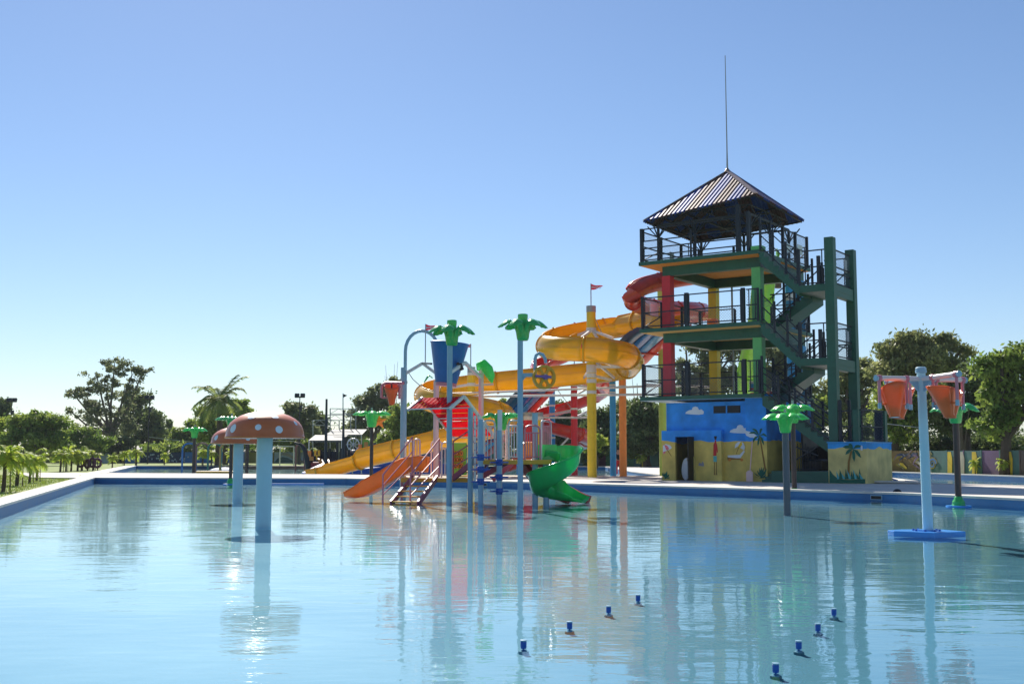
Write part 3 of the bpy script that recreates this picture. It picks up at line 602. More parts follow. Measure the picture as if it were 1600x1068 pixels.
# power cable
mb = MB(); pts = [W(232, 682, 140).lerp(W(420, 687, 140), i / 12) - Vector((0, 0, .5 * math.sin(math.pi * i / 12))) for i in range(13)]; mb.tube(pts, .035, 4); single(mb, 'cable', 'grey_metal', 'pale overhead cable sagging between the left trees', 'cable')
mb = MB(); pts = [W(1372, 660, 75).lerp(W(1440, 668, 75), i / 8) for i in range(9)]; mb.tube(pts, .025, 4); single(mb, 'cable', 'grey_metal', 'pale cable crossing left of the bucket post', 'cable')
# white garden shed roof behind the wall
mb = MB(); p = W(244, 709, 170); mb.box(p, (5.5, 3, .6)); mb.add([p + Vector((-2.9, -1.6, .3)), p + Vector((2.9, -1.6, .3)), p + Vector((2.9, 1.6, .3)), p + Vector((-2.9, 1.6, .3)), p + Vector((-2, 0, .9)), p + Vector((2, 0, .9))], [(0, 1, 5, 4), (2, 3, 4, 5), (1, 2, 5), (3, 0, 4)])
for s in (-2.6, 2.6): mb.box((p.x + s, p.y, p.z / 2 - .2), (.2, 2.6, p.z))
single(mb, 'shed', 'white_metal', 'pale shed roof peeping over the dark patterned wall', 'shed')
# dark round tyre planters in the pad palm cluster
tp = []
for i, (px, py) in enumerate(((121, 722), (131, 724), (139, 722), (147, 723))):
    p = G(px, 735.5, -.05) + Vector((0, .6, 0)); zc = W(px, py, p.y).z; o = root('tyre_swing', ['leftmost', 'second', 'third', 'rightmost'][i] + ' dark round tyre hung on a frame among the pad palms', 'tyre', p, 'dark tyres among the young palms')
    mb = MB(); a = RNG.uniform(-.6, .6); n = 16; pts = [(p.x + .24 * math.cos(t) * math.cos(a), p.y + .3 * math.cos(t) * math.sin(a), zc + .30 * math.sin(t)) for t in [2 * math.pi * k / n for k in range(n + 1)]]; mb.tube(pts, .10, 6); mb.build('tyre', 'wall_plum', o, smooth=True)
    MB().bar((p.x, p.y + .1, -.05), (p.x, p.y + .1, zc + .5), .06).build('post', 'trunk', o)
# ship playground at the far side of the back pool
YS = 96; sh = root('ship_playground', 'dark red ship-shaped playground with black posts and small yellow slides', 'playground', (XY(525, YS), YS, 0))
def sp(px, py, dy=0): return W(px, py, YS + dy)
hull = [(476, 712), (482, 728), (486, 733), (640, 733), (655, 718), (560, 718), (540, 724), (482, 722)]
mb = MB(); a = [sp(*p) for p in [(479, 722), (484, 733), (640, 733), (650, 722)]]; b = [p + Vector((0, 3.2, 0)) for p in a]; mb.add(a + b, [(0, 1, 2, 3), (7, 6, 5, 4), (0, 3, 7, 4), (0, 4, 5, 1), (3, 2, 6, 7)]); mb.build('hull', 'hull_red', sh)
mb = MB(); mb.tube([sp(460, 691), sp(470, 694), sp(476, 702), sp(480, 715), sp(482, 732)], [.06, .12, .2, .28, .2], 8); mb.build('bow', 'black', sh, smooth=True)
for px, t in ((487, 701), (500, 702), (509, 696), (515, 700), (527, 690), (533, 700), (540, 682), (545, 694), (556, 699), (566, 694), (577, 690), (583, 694), (598, 690), (606, 700), (620, 700)):
    MB().cyl(sp(px, 724, .2), sp(px, t, .2), .11, n=8).build('post', 'black', sh)
for i, (x0, x1, y0, y1) in enumerate(((488, 500, 706, 719), (500, 526, 703, 719), (530, 540, 706, 719), (545, 564, 706, 719))):
    mb = MB()
    for k in range(9): px = x0 + (x1 - x0) * k / 8; mb.bar(sp(px, y0, .25), sp(px, y1, .25), .05)
    mb.bar(sp(x0, y0, .25), sp(x1, y0, .25), .06); mb.bar(sp(x0, y1, .25), sp(x1, y1, .25), .06); mb.box((sp(x0, y0).x * .5 + sp(x1, y0).x * .5, YS + .5, sp(x0, (y0 + y1) / 2).z), ((x1 - x0) / FPX * YS, .04, (y1 - y0) / FPX * YS * .8)); mb.build('railing', 'rail_navy', sh)
for x0, y0 in ((496, 719), (507, 719)):
    mb = MB(); mb.hexa([sp(x0, y0), sp(x0 + 5, y0), sp(x0 + 16, 731, -2), sp(x0 + 10, 731, -2), sp(x0, y0 - 4), sp(x0 + 5, y0 - 4), sp(x0 + 16, 728, -2), sp(x0 + 10, 728, -2)]); mb.build('small_slide', 'slide_orange', sh)
for x0, y0, w, h, m in ((481, 704, 5, 15, 'slide_orange'), (491, 703, 3, 9, 'slide_yellow'), (497, 703, 3, 9, 'slide_yellow'), (486, 713, 4, 6, 'slide_orange'), (494, 710, 2, 8, 'slide_yellow'), (560, 694, 5, 12, 'slide_orange')):
    MB().box(sp(x0 + w / 2, y0 + h / 2, -.1), (w / FPX * YS, .15, h / FPX * YS)).build('play_panel', m, sh)
mb = MB(); c = sp(552, 694, .1); n = 14; mb.tube([c + Vector((.5 * math.cos(2 * math.pi * k / n), 0, .5 * math.sin(2 * math.pi * k / n))) for k in range(n + 1)], .05, 5)
for k in range(4): d = Vector((math.cos(k * .785), 0, math.sin(k * .785))) * .6; mb.bar(c - d, c + d, .045)
mb.build('steering_wheel', 'white_metal', sh)
MB().box(sp(572, 697, .1), (.58, .1, 1.05)).build('game_panel', 'tictac_green', sh); MB().box(sp(572, 697, -.02), (.32, .06, .72)).build('game_board', 'slide_orange', sh)
MB().box(sp(575, 707, 1), (4.6, .3, .35)).build('deck_edge', 'concrete', sh)
# slide landing: blue apron blocks in the back pool
ap = root('slide_landing', 'low blue landing pool wall at the foot of the long yellow slide', 'pool wall', (XY(560, 74), 74, WZ))
def lp(px, py, Y): return W(px, py, Y)
mb = MB(); mb.hexa([(XY(472, 73), 73, FZ), (XY(500, 71), 71, FZ), (XY(640, 82), 82, FZ), (XY(500, 82), 82, FZ), (XY(472, 73), 73, .0), (XY(500, 71), 71, .0), (XY(640, 82), 82, .45), (XY(500, 82), 82, .45)]); mb.build('apron', 'deep_blue', ap)
mb = MB(); mb.box((XY(655, 79), 79, .25), (9.4, .3, .9)); mb.build('wall_band', 'deep_blue', ap); mb = MB(); mb.box((XY(655, 79), 79.0, .74), (9.6, .5, .08)); mb.build('cap', 'coping', ap)
mb = MB(); mb.box((XY(662, 84), 84, .9), (7.6, 3, 1.9)); mb.build('tank_wall', 'shaded_blue', ap)  # the wall's shadow is put into its dark blue colour
mb = MB(); a = XY(551, 68.2); b = XY(565, 68.2)
mb.tube([(a, 68.2, .02), (a, 68.2, .28), (a + .1, 68.2, .36), (b - .1, 68.2, .36), (b, 68.2, .28), (b, 68.2, .02)], .035, 6); single(mb, 'pool_handrail', 'white_metal', 'small white arched pool handrail before the blue landing', 'handrail')
# yellow low bench/beam and white mound in the back pool
mb = MB(); mb.box((XY(340, 74), 74, -.12), (2.6, .5, .42)); single(mb, 'pool_bench', 'platform_yellow', 'low yellow beam lying in the back pool behind the small mushroom', 'beam', bevel=.04)
mb = MB(); mb.lathe((XY(352, 100), 100, WZ - .1), [(1.3, 0), (1.25, .15), (.9, .28), (.4, .34), (.05, .36)], 24); single(mb, 'water_bubbler', 'paint_white', 'low white mound of foaming water among the spray arches', 'water jet')
mb = MB(); a = G(556, 751.5, WZ); mb.box((XY(470, 57), 54.9, WZ + .015), (3.0, .25, .05)); single(mb, 'floating_bar', 'float_blue', 'long flat blue float by the pool wall between mushroom and orange slide', 'float')
# spray arches
def arch(px0, px1, top, Y, m, label):
    x0, x1 = XY(px0, Y), XY(px1, Y); zt = W(px0, top, Y).z; r = abs(x1 - x0) / 2; cx = (x0 + x1) / 2; zb = FZ
    pts = [(x0, Y, zb)] + [(cx - r * math.cos(t) * (1 if x1 > x0 else -1), Y + (1 - math.cos(t)) * .35, zt - r + r * math.sin(t)) for t in [math.pi * k / 10 for k in range(11)]] + [(x1, Y + .7, zb)]
    mb = MB(); mb.tube(pts, .075, 8); single(mb, 'spray_arch', m, label, 'spray arch', 'coloured spray arches in the back pool', smooth=True)
mat('arch_blue', (.03, .18, .45), .35); mat('arch_rust', (.30, .12, .08), .4); mat('arch_teal', (.04, .22, .16), .4); mat('arch_orange', (.60, .32, .08), .4)
arch(285, 303, 692, 94, 'arch_blue', 'blue spray arch, leftmost in the back pool'); arch(306, 322, 692, 94, 'arch_rust', 'rust-brown spray arch between the blue and the green one')
arch(325, 342, 692, 94, 'arch_teal', 'dark green spray arch right of the rust-brown one'); arch(344, 360, 693, 94, 'arch_orange', 'orange spray arch nearest the mushroom stems')
arch(462, 474, 694, 100, 'arch_rust', 'thin brown arch by the ship bow')

# ------------------------------------------------------------------ mushrooms
def mushroom(px, Y, R_, label):
    x = XY(px, Y); o = root('mushroom_shower', label, 'mushroom shower', (x, Y, WZ), 'mushroom water showers'); zr = W(px, 0, Y).z
    zb = 1.50; H = .54
    MB().lathe((x, Y, FZ), [(.155, 0), (.155, zb - FZ + .1)], 28).build('stem', 'stem_blue', o, smooth=True)
    prof = [(.02, zb + .02), (R_ * .6, zb + .015), (R_ - .03, zb), (R_ + .012, zb), (R_ + .015, zb + .035), (R_, zb + .05), (R_ * .985, zb + .14), (R_ * .95, zb + .225), (R_ * .88, zb + .315), (R_ * .77, zb + .39), (R_ * .62, zb + .455), (R_ * .45, zb + .50), (R_ * .25, zb + .53), (.02, zb + H)]
    MB().lathe((x, Y, 0), prof, 56).build('cap', 'mushroom_red', o, smooth=True)
    rnd = random.Random(3)
    def surf(a, t):   # t along profile height 0..1 in z
        zz = zb + .05 + t * (H - .05)
        for (r0, z0), (r1, z1) in zip(prof[5:-1], prof[6:]):
            if z0 <= zz <= z1: rr_ = r0 + (r1 - r0) * (zz - z0) / (z1 - z0); break
        else: rr_ = .02
        return Vector((x + rr_ * math.cos(a), Y + rr_ * math.sin(a), zz))
    spots = [(-1.62 + .62, .23, .075), (-1.62 + .08, .32, .062), (-1.62 - .70, .28, .09), (-1.62 - .22, .72, .08), (-1.62 + .60, .74, .075), (.3, .3, .08), (1.2, .5, .08), (2.1, .25, .08), (2.9, .6, .08), (.8, .78, .07), (-2.9, .28, .08), (-.35, .5, .05)]
    for a, t, r in spots:
        c = surf(a, t); e1 = (surf(a + .02, t) - surf(a - .02, t)).normalized(); e2 = (surf(a, min(.97, t + .03)) - surf(a, t - .03)).normalized(); nn = e1.cross(e2).normalized(); mb = MB(); vs = [c + nn * .006]
        n = 18
        for ring in (.5, 1):
            for k in range(n):
                q = 2 * math.pi * k / n; da = math.cos(q) * r * ring / max(.2, (c.x - x) ** 2 + (c.y - Y) ** 2) ** .5
                p = c + e1 * math.cos(q) * r * ring + e2 * math.sin(q) * r * ring
                # drop on to the cap surface
                ra = math.atan2(p.y - Y, p.x - x); tt = (p.z - zb - .05) / (H - .05); s = surf(ra, max(0, min(.97, tt))); vs.append(s + nn * .006)
        fs = [(0, 1 + k, 1 + (k + 1) % n) for k in range(n)] + [(1 + k, 1 + n + k, 1 + n + (k + 1) % n, 1 + (k + 1) % n) for k in range(n)]
        mb.add(vs, fs).build('spot', 'spot_white', o, smooth=True)
    return o
mushroom(413.5, 23.2, .775, 'nearer orange-red mushroom shower with white spots and pale blue stem')
mushroom(372.5, 36.5, .85, 'farther mushroom shower half hidden behind the nearer cap')

# ------------------------------------------------------------------ green palm sprays
def frond_mesh(mb, c, az, L, w, lift, droop, r0):
    d = Vector((math.cos(az), math.sin(az), 0)); s = Vector((-d.y, d.x, 0)); rows = []; n = 12
    prof = [.16, .30, .22, .20, .34, .58, .80, .95, 1.0, .92, .74, .46, .06]
    for i in range(n + 1):
        t = i / n; p = v3(c) + d * (r0 + L * (t - .10 * t * t)) + Vector((0, 0, lift * math.sin(min(1, t * 1.5) * math.pi / 2) - droop * max(0, t - .35) ** 1.6)); ww = w * prof[i] * (1 + (.10 if i % 2 else -.06) * (t > .4))
        rows.append([p + s * ww * q + Vector((0, 0, -abs(q) ** 1.7 * ww * .55)) for q in (-1, -.75, -.4, 0, .4, .75, 1)])
    mb.grid(rows)
def palm_head(o, x, y, zb, sc, m='palm_green', nf=7, a0=.2, droop=.75, cut=False, h=.62):
    """flared trunk head whose neck bottom sits at zb"""
    P = [(.115, 0), (.135, .02), (.15, .08), (.165, .2), (.17, .3), (.16, .38), (.12, .46), (.11, .52)]
    MB().lathe((x, y, zb), [(r * sc, z * sc) for r, z in P], 20).build('head', m, o, smooth=True)
    if cut: MB().lathe((x, y, zb + .50 * sc), [(.115 * sc, 0), (.125 * sc, .08 * sc), (.12 * sc, .14 * sc), (.085 * sc, .15 * sc)], 16).build('stub', m, o, smooth=True)
    for i in range(nf):
        a = a0 + 2 * math.pi * i / nf; mb = MB(); frond_mesh(mb, (x, y, zb + .30 * sc), a, .60 * sc, .165 * sc, .23 * sc, droop * .50 * sc, .07 * sc)
        # web flaring out of the trunk below each frond
        d = Vector((math.cos(a), math.sin(a), 0)); s = Vector((-d.y, d.x, 0)); c = Vector((x, y, zb)); rows = []
        for t, rr_, zz, ww in ((0, .13, .06, .06), (.3, .165, .22, .085), (.6, .21, .36, .08), (.85, .28, .46, .06), (1, .34, .505, .045)): rows.append([c + d * (rr_ * sc) + s * (ww * sc * q) + Vector((0, 0, (zz - abs(q) * .015) * sc)) - d * (abs(q) * .035 * sc) for q in (-1, -.5, 0, .5, 1)])
        mb.grid(rows); mb.build('frond', m, o, smooth=True, solid=.018 * sc)
def palm_spray(px, Y, z_neck_px, label, sc=1.0, pole='brown_pole', r=.05, base=True, m='palm_green', nf=7, a0=.2, droop=.75, cut=False, disc=True):
    x = XY(px, Y); zn = W(px, z_neck_px, Y).z; o = root('palm_spray', label, 'palm spray', (x, Y, WZ), 'green plastic palm sprays')
    MB().cyl((x, Y, FZ), (x, Y, zn + .05), r, n=16).build('pole', pole, o, smooth=True)
    palm_head(o, x, Y, zn, sc, m, nf, a0, droop, cut)
    MB().cyl((x, Y, zn + .5 * sc), (x, Y, zn + .62 * sc), .03 * sc, n=8).build('nozzle', 'grey_metal', o)
    if base:
        MB().lathe((x, Y, WZ - .02), [(.17, 0), (.185, .05), (.16, .1), (.17, .14), (.15, .18), (.12, .22), (.11, .27), (.08, .3)], 18).build('base_bulb', m, o, smooth=True)
    if disc:
        n = 28; ring = [(x + .34 * math.cos(2 * math.pi * k / n) , Y + .34 * math.sin(2 * math.pi * k / n)) for k in range(n)]
        MB().lathe((x, Y, WZ - .1), [(.30, 0), (.335, .04), (.345, .09), (.33, .125), (.25, .13)], 28).build('base_disc', 'float_blue', o, smooth=True)
    return o
mat('dark_steel', (.085, .10, .12), .35, dirt=.1)
palm_spray(1228, 28.4, 676, 'nearest green palm spray on a dark grey pole, right of centre', .95, 'dark_steel', .085, False, 'palm_green', 8, .35, .7, disc=False)
palm_spray(1240, 39.5, 661, 'green palm spray just behind the nearest one, brown pole', 1.25, 'brown_pole', .085, True, 'palm_green', 7, .9, .7)
palm_spray(1495, 32.0, 661, 'green palm spray behind the right orange buckets, brown pole', 1.1, 'brown_pole', .085, True, 'palm_green_dark', 7, .0, .95)
palm_spray(580.5, 55.2, 667, 'green palm spray on a dark pole left of the orange slide', 1.5, 'brown_pole', .085, True, 'palm_green', 8, .2, .55)
palm_spray(361, 55.0, 672, 'green palm spray hidden behind the small mushroom', 1.3, 'brown_pole', .08, True, 'palm_green_dark', 7, .5, .6)
palm_spray(303, 78, 684, 'small green palm spray beyond the pool divider, left of the mushrooms', 1.4, 'brown_pole', .10, False, 'palm_green', 7, .2, .8, disc=False)
palm_spray(386, 78, 684, 'palm spray pole standing between the two mushroom stems', 1.3, 'brown_pole', .12, False, 'palm_green_dark', 7, .2, .8, disc=False)

# ------------------------------------------------------------------ tipping bucket post
def cone_bucket(mb, c, ax, R1=.27, R2=.085, H=.58, tilt=0.0, oblique=.12, n=26):
    """open cone with a slanted mouth; ax = hinge axis, tilt about it"""
    rot = Matrix.Rotation(tilt, 3, ax); rows = []
    side = Vector((-ax.y, ax.x, 0))
    for t in (0, .06, .12, .5, .85, 1.0):
        r = R2 * 1.25 if t == 0 else R2 + (R1 - R2) * t; row = []
        for k in range(n + 1):
            a = 2 * math.pi * k / n; z = t * H + oblique * t * math.sin(a) ; row.append(c + rot @ (ax * (r * math.cos(a)) + side * (r * math.sin(a)) + Vector((0, 0, z - H * .45))))
        rows.append(row)
    mb.grid(rows); return rot
bp = root('tipping_bucket_post', 'pale blue post with four arms and orange tipping buckets on a blue plate', 'water feature', (XY(1446, 20.7), 20.7, WZ))
bx, by = XY(1446, 20.7), 20.7; zA = 2.53
MB().cyl((bx, by, WZ), (bx - .03, by, zA + .16), .09, .075, 24).build('post', 'stem_blue', bp, smooth=True)
bx -= .03
MB().lathe((bx, by, zA + .10), [(.07, 0), (.095, .01), (.10, .05), (.09, .07), (.095, .1), (.07, .12)], 20).build('post_cap', 'pale_blue', bp, smooth=True)
# hexagonal plate
hexp = [(.62, -.20), (.44, .36), (-.30, .42), (-.64, .16), (-.60, -.06), (-.04, -.50)]
mb = MB(); n = 6; zt = WZ + .085
mb.add([(bx + a, by + b, WZ - .012) for a, b in hexp] + [(bx + a, by + b, zt) for a, b in hexp], [(i, (i + 1) % 6, 6 + (i + 1) % 6, 6 + i) for i in range(6)] + [(5, 4, 3, 2, 1, 0), (6, 7, 8, 9, 10, 11)])
mb.build('base_plate', 'float_blue', bp, bevel=.012)
for k in range(8):
    a = R(20 + 45 * k); p = (bx + .22 * math.cos(a), by + .22 * math.sin(a)); MB().cyl((*p, zt), (*p, zt + .03), .022, n=6).build('bolt', 'deep_blue', bp)
MB().cyl((bx, by, zt), (bx, by, zt + .02), .17, n=20).build('flange', 'float_blue', bp)
for k, (ang_, ln, tl) in enumerate(((R(198), .95, .10), (R(18), .95, -.05), (R(-72), 1.0, .30), (R(108), 1.0, .15))):
    d = Vector((math.cos(ang_), math.sin(ang_), 0)); c0 = Vector((bx, by, zA)); rise = Vector((0, 0, .03 * (1 if k == 2 else 0)))
    dd = d
    arm = MB().cyl(c0, c0 + d * ln + rise, .048, .045, 16).build('arm', 'white_metal', bp, smooth=True)
    MB().cyl(c0 + d * ln + rise, c0 + d * (ln + .02) + rise, .055, n=16).build('arm_cap', 'pale_blue', bp, smooth=True)
    MB().add([c0 + Vector((0, 0, -.25)) + d * .05, c0 + d * .3, c0 + d * .05], [(0, 1, 2)]).build('gusset', 'pale_blue', bp, solid=.03)
    for t in (.32, ln - .06):
        p = c0 + d * t + rise * t
        hg = MB().cyl(p - d * .03, p + d * .03, .06, n=14).build('hanger_ring', 'pink', bp, smooth=True)
        MB().cyl(p - Vector((0, 0, .03)), p - Vector((0, 0, .50)), .028, n=10).build('hanger', 'pink', bp, smooth=True)
        MB().cyl(p - Vector((0, 0, .44)), p - Vector((0, 0, .54)), .034, n=10).build('hanger_end', 'pale_blue', bp, smooth=True)
    pc = c0 + d * (ln + .26) / 2 + Vector((0, 0, -.46)); mb = MB(); cone_bucket(mb, pc, d, .235, .075, .52, tl, .10 * (1 if k < 2 else -1)); bk = mb.build('bucket', 'bucket_orange', bp, smooth=True, solid=.014)
    MB().cyl(c0 + d * .32 + Vector((0, 0, -.46)), c0 + d * (ln - .06) + Vector((0, 0, -.46)), .014, n=8).build('axle', 'bucket_orange', bk)
    rot = Matrix.Rotation(tl, 3, d); bb = pc + rot @ Vector((0, 0, -.23)); MB().cyl(bb, bb + rot @ Vector((0, 0, .02)), .09, n=16).build('bucket_bottom', 'bucket_orange' if k != 0 else 'spot_white', bk)

# ------------------------------------------------------------------ floor nozzles in the foreground
mb0 = None
NZ = [(818, 1008, 'front-left blue water nozzle of the left arc'), (890, 978, 'second blue water nozzle of the left arc'), (951, 953, 'third blue water nozzle of the left arc'), (997, 935, 'farthest blue water nozzle of the left arc'),
      (1303, 957, 'farthest blue water nozzle of the right row'), (1278, 981, 'second farthest blue water nozzle of the right row'), (1248, 1009, 'second nearest blue water nozzle of the right row'), (1212, 1045, 'nearest blue water nozzle, lowest in the photo')]
src = None
for px, py, lab in NZ:
    p = G(px, py, WZ)
    if src is None:
        src = root('water_nozzle', lab, 'water nozzle', (p.x, p.y, WZ), 'blue water nozzles in the foreground')
        x, y = p.x, p.y; MB().lathe((x, y, WZ - .02), [(.020, 0), (.023, .01), (.024, .050), (.018, .054)], 16).build('body', 'deep_blue', src, smooth=True)
        MB().cyl((x, y, FZ), (x, y, WZ - .021), .008, n=8).build('stem', 'pool_floor', src)
        MB().lathe((x, y, WZ + .033), [(.022, 0), (.025, .004), (.025, .010), (.014, .012)], 16).build('cap', 'pale_blue', src, smooth=True)
        MB().lathe((x, y, FZ), [(.04, 0), (.04, .02), (.02, .03)], 16).build('foot', 'pool_floor', src, smooth=True)
    else: dup(src, (p.x, p.y, WZ), lab)

# ------------------------------------------------------------------ splash playground in the main pool
pg = root('splash_playground', 'splash playground with big blue bucket, red slatted roof, stairs and slides', 'playground', (XY(740, 34), 34, WZ))
def post(px, Y, top, m, r=.065, name='post', z0=FZ, n=14):
    x = XY(px, Y); return MB().cyl((x, Y, z0), (x, Y, W(px, top, Y).z), r, n=n).build(name, m, pg, smooth=True)
ZL, ZU = .44, 1.00      # lower and upper platform heights
post(630, 37.0, 574, 'pale_blue', .10)
# arching spray pipe above the left post
Ya = 37.0; xa = XY(632, Ya); za = W(634, 574, Ya).z; zt = W(640, 548, Ya).z; x2 = XY(684, Ya); rr_ = (x2 - xa) / 2
pts = [(xa, Ya, za)] + [(xa + rr_ - rr_ * math.cos(t), Ya, zt + .65 * math.sin(t)) for t in [math.pi * k / 12 for k in range(13)]]
pts[-1] = (x2, Ya, zt + .05)
MB().tube(pts, .055, 10).build('spray_pipe', 'pale_blue', pg, smooth=True)
post(702, 33.8, 538, 'pale_blue', .082); post(735, 33.9, 637, 'pale_blue', .078)
post(681, 36.2, 594, 'pink_white', .085, z0=ZL); post(751.5, 35.2, 575, 'pink_white', .078)
post(813, 31.8, 530, 'pale_blue', .078); post(836, 33.5, 645, 'pale_blue', .085)
post(781, 33.0, 640, 'white_metal', .07); post(751, 32.6, 655, 'pale_blue', .07)
def ph(px, Y, neck, sc, **k):
    palm_head(pg, XY(px, Y), Y, W(px, neck, Y).z, sc, **k)
ph(705, 33.8, 540, 1.18, m='palm_green_dark', nf=6, a0=.35, droop=.9, cut=True); ph(817, 31.8, 532, 1.15, m='palm_green_dark', nf=6, a0=.15, droop=.85, cut=True)
ph(783, 33.6, 672, 1.0, m='palm_green', nf=7, a0=.1, droop=.6)
mb = MB(); mb.tube([W(747, 578, 35.2), W(749, 571, 35.1), W(755, 569, 35.0), W(762, 577, 34.9), W(767, 588, 34.9), W(768.5, 598, 34.9)], [.05, .12, .16, .17, .13, .03], 12); mb.build('leaf_spray', 'palm_green', pg, smooth=True)
mb = MB(); frond_mesh(mb, W(676, 590, 36), 3.3, .3, .12, .1, .5, .0); mb.build('leaf_spray', 'palm_green', pg, smooth=True, solid=.02)
# big blue bucket, tipped a little to the right
cB = W(697, 598, 34.9); axis = Vector((0, 1, 0)); rotB = Matrix.Rotation(R(5), 3, axis); rows = []
for t in (0, .03, .5, .97, 1.0):
    r = (.315 + (.575 - .315) * t) + (.02 if t > .98 else 0); rows.append([cB + rotB @ Vector((r * math.cos(a), r * math.sin(a), 1.22 * t)) for a in [2 * math.pi * k / 40 for k in range(41)]])
bk = MB().grid(rows).build('tipping_bucket', 'bucket_blue', pg, 'big dark blue tipping bucket', smooth=True, solid=.025)
MB().cyl(cB + rotB @ Vector((0, 0, -.10)), cB + rotB @ Vector((0, 0, .02)), .32, n=36).build('bucket_base', 'pink', bk, smooth=True)
pc = W(709, 570, 34.9); MB().cyl(pc + Vector((.15, -.45, 0)), pc + Vector((.15, .5, 0)), .05, n=10).build('bucket_axle', 'brown_pole', bk)
MB().cyl(W(718, 568, 34.2), W(722, 578, 34.2), .07, n=10).build('counterweight', 'brown_pole', bk)
# bucket frame bars
mb = MB(); mb.bar(W(634, 583, 37), W(661, 567, 36.6), .085); mb.bar(W(660, 567, 36.6), W(688, 588, 36.2), .085); mb.build('bucket_frame', 'white_metal', pg, bevel=.01)
mb = MB(); mb.bar(W(660, 567, 36.6), W(674, 568, 35.3), .06); mb.build('bucket_bracket', 'brown_pole', pg)
mb = MB(); mb.bar(W(703, 582, 33.8), W(727, 566, 34.4), .095); mb.bar(W(726, 566, 34.4), W(752, 590, 35.2), .095); mb.build('bucket_frame', 'white_metal', pg, bevel=.01)
mb = MB(); mb.tube([W(639, 583, 37), W(645, 592, 36.8), W(655, 601, 36.4), W(664, 604, 36.2)], .012, 5); mb.build('cord', 'truss_dark', pg)
# small tipping bucket on a pink frame at the left
mb = MB(); Yf = 36.8; mb.tube([W(632, 598, Yf), W(602, 598, Yf), W(597, 601, Yf), W(596, 608, Yf), W(596, 621, Yf)], .045, 8); mb.tube([W(624, 598, Yf), W(624, 623, Yf)], .04, 8); mb.tube([W(596, 621, Yf), W(604, 621, Yf)], .025, 6); mb.build('small_bucket_frame', 'pink', pg, smooth=True)
mb = MB(); mb.bar(W(612, 598, Yf), W(612, 607, Yf), .05); mb.bar(W(596, 617, Yf), W(626, 617, Yf), .03); mb.build('small_bucket_hanger', 'brown_pole', pg)
mb = MB(); cone_bucket(mb, W(612, 619, Yf), Vector((1, 0, 0)), .245, .07, .60, .12, .06); mb.build('small_bucket', 'bucket_orange', pg, smooth=True, solid=.014)
# starfish spinner beside the dark-pole palm
st = MB(); c = W(592, 658, 56)
vs = [c + Vector((.42 * (1 if k % 2 == 0 else .4) * math.cos(k * math.pi / 5 + .3), 0, .42 * (1 if k % 2 == 0 else .4) * math.sin(k * math.pi / 5 + .3))) for k in range(10)]
st.add([c + Vector((0, -.08, 0))] + vs, [(0, i + 1, (i + 1) % 10 + 1) for i in range(10)]); st.add([c + Vector((0, .08, 0))] + vs, [(0, (i + 1) % 10 + 1, i + 1) for i in range(10)])
st.cyl(c, (c.x - .36, 55.3, c.z - .1), .03, n=6); 
o = single(st, 'star_spinner', 'slide_orange', 'small orange star behind the crown of the left palm spray', 'ornament')
# platforms
def platform(pxs, Yn, Yf_, z, name):
    x0, x1 = XY(pxs[0], Yn), XY(pxs[1], Yn); o = MB().box(((x0 + x1) / 2, (Yn + Yf_) / 2, z - .02), (x1 - x0, Yf_ - Yn, .05)).build(name, 'net_cream', pg)
    mb = MB(); 
    for y in (Yn, Yf_): mb.box(((x0 + x1) / 2, y, z - .045), (x1 - x0 + .06, .06, .13))
    for x in (x0, x1): mb.box((x, (Yn + Yf_) / 2, z - .045), (.06, Yf_ - Yn - .08, .13))
    mb.build(name + '_edge', 'platform_yellow', pg, bevel=.01)
platform((628, 735), 35.2, 37.2, ZL, 'lower_platform'); platform((752, 860), 33.3, 35.4, ZU, 'upper_platform')
# stairs to the lower platform: stringers, treads and rails
def stairs(a0, a1, b0, b1, nt, sm, tm_, w=.09):
    """a0->a1 left stringer bottom->top, b0->b1 right"""
    for a, b in ((a0, a1), (b0, b1)): MB().bar(a, b, .06, .17).build('stringer', sm, pg)
    for i in range(nt):
        t = (i + .35) / nt; p = v3(a0).lerp(v3(a1), t); q = v3(b0).lerp(v3(b1), t); p.z = q.z = (p.z + q.z) / 2; d = (q - p).normalized(); s = Vector((-d.y, d.x, 0))
        MB().box((p + q) / 2, ((q - p).length - .06, .22, .035), d, s).build('tread', tm_, pg)
s0l, s0r = G(611, 786, WZ), G(653, 787, WZ); t0l, t0r = W(645, 746, 35.3), W(683, 746, 35.3)
stairs(s0l, t0l, s0r, t0r, 5, 'purple', 'platform_yellow')
def handrail(bot, top, rails=(1.0, .62, .28), bh=.82, th=1.15, m='purple', z_bot=None, n=8):
    bot = v3(bot); top = v3(top); z0 = Vector((0, 0, 1)); mb = MB()
    mb.tube([bot + z0 * 0, bot + z0 * bh, top + z0 * th, top + z0 * 0], .026, n)
    for k in rails[1:]: mb.tube([bot + z0 * bh * k, top + z0 * th * k], .018, 6)
    return mb.build('handrail', m, pg, smooth=True)
b1 = G(598, 785, WZ); handrail(b1, W(644, 742, 35.2), m='pink'); handrail(G(641, 786, WZ), W(686, 745, 35.2), m='pink')
# stairs between the platforms
stairs(W(708, 747, 35.0), W(742, 719, 33.9), W(735, 744, 36.0), W(768, 718, 34.9), 4, 'purple', 'platform_yellow')
handrail(W(708, 745, 35.0), W(752, 719, 33.8), m='purple', bh=1.08, th=1.1); handrail(W(733, 743, 36.0), W(776, 719, 34.6), m='purple', bh=1.0, th=1.05)
mb = MB(); mb.bar(W(752, 745, 35.6), W(792, 722, 35.4), .06, .16); mb.build('brace', 'purple', pg)
mb = MB(); mb.bar(W(770, 750, 36.2), W(800, 724, 36), .05, .14); mb.build('brace', 'purple', pg)
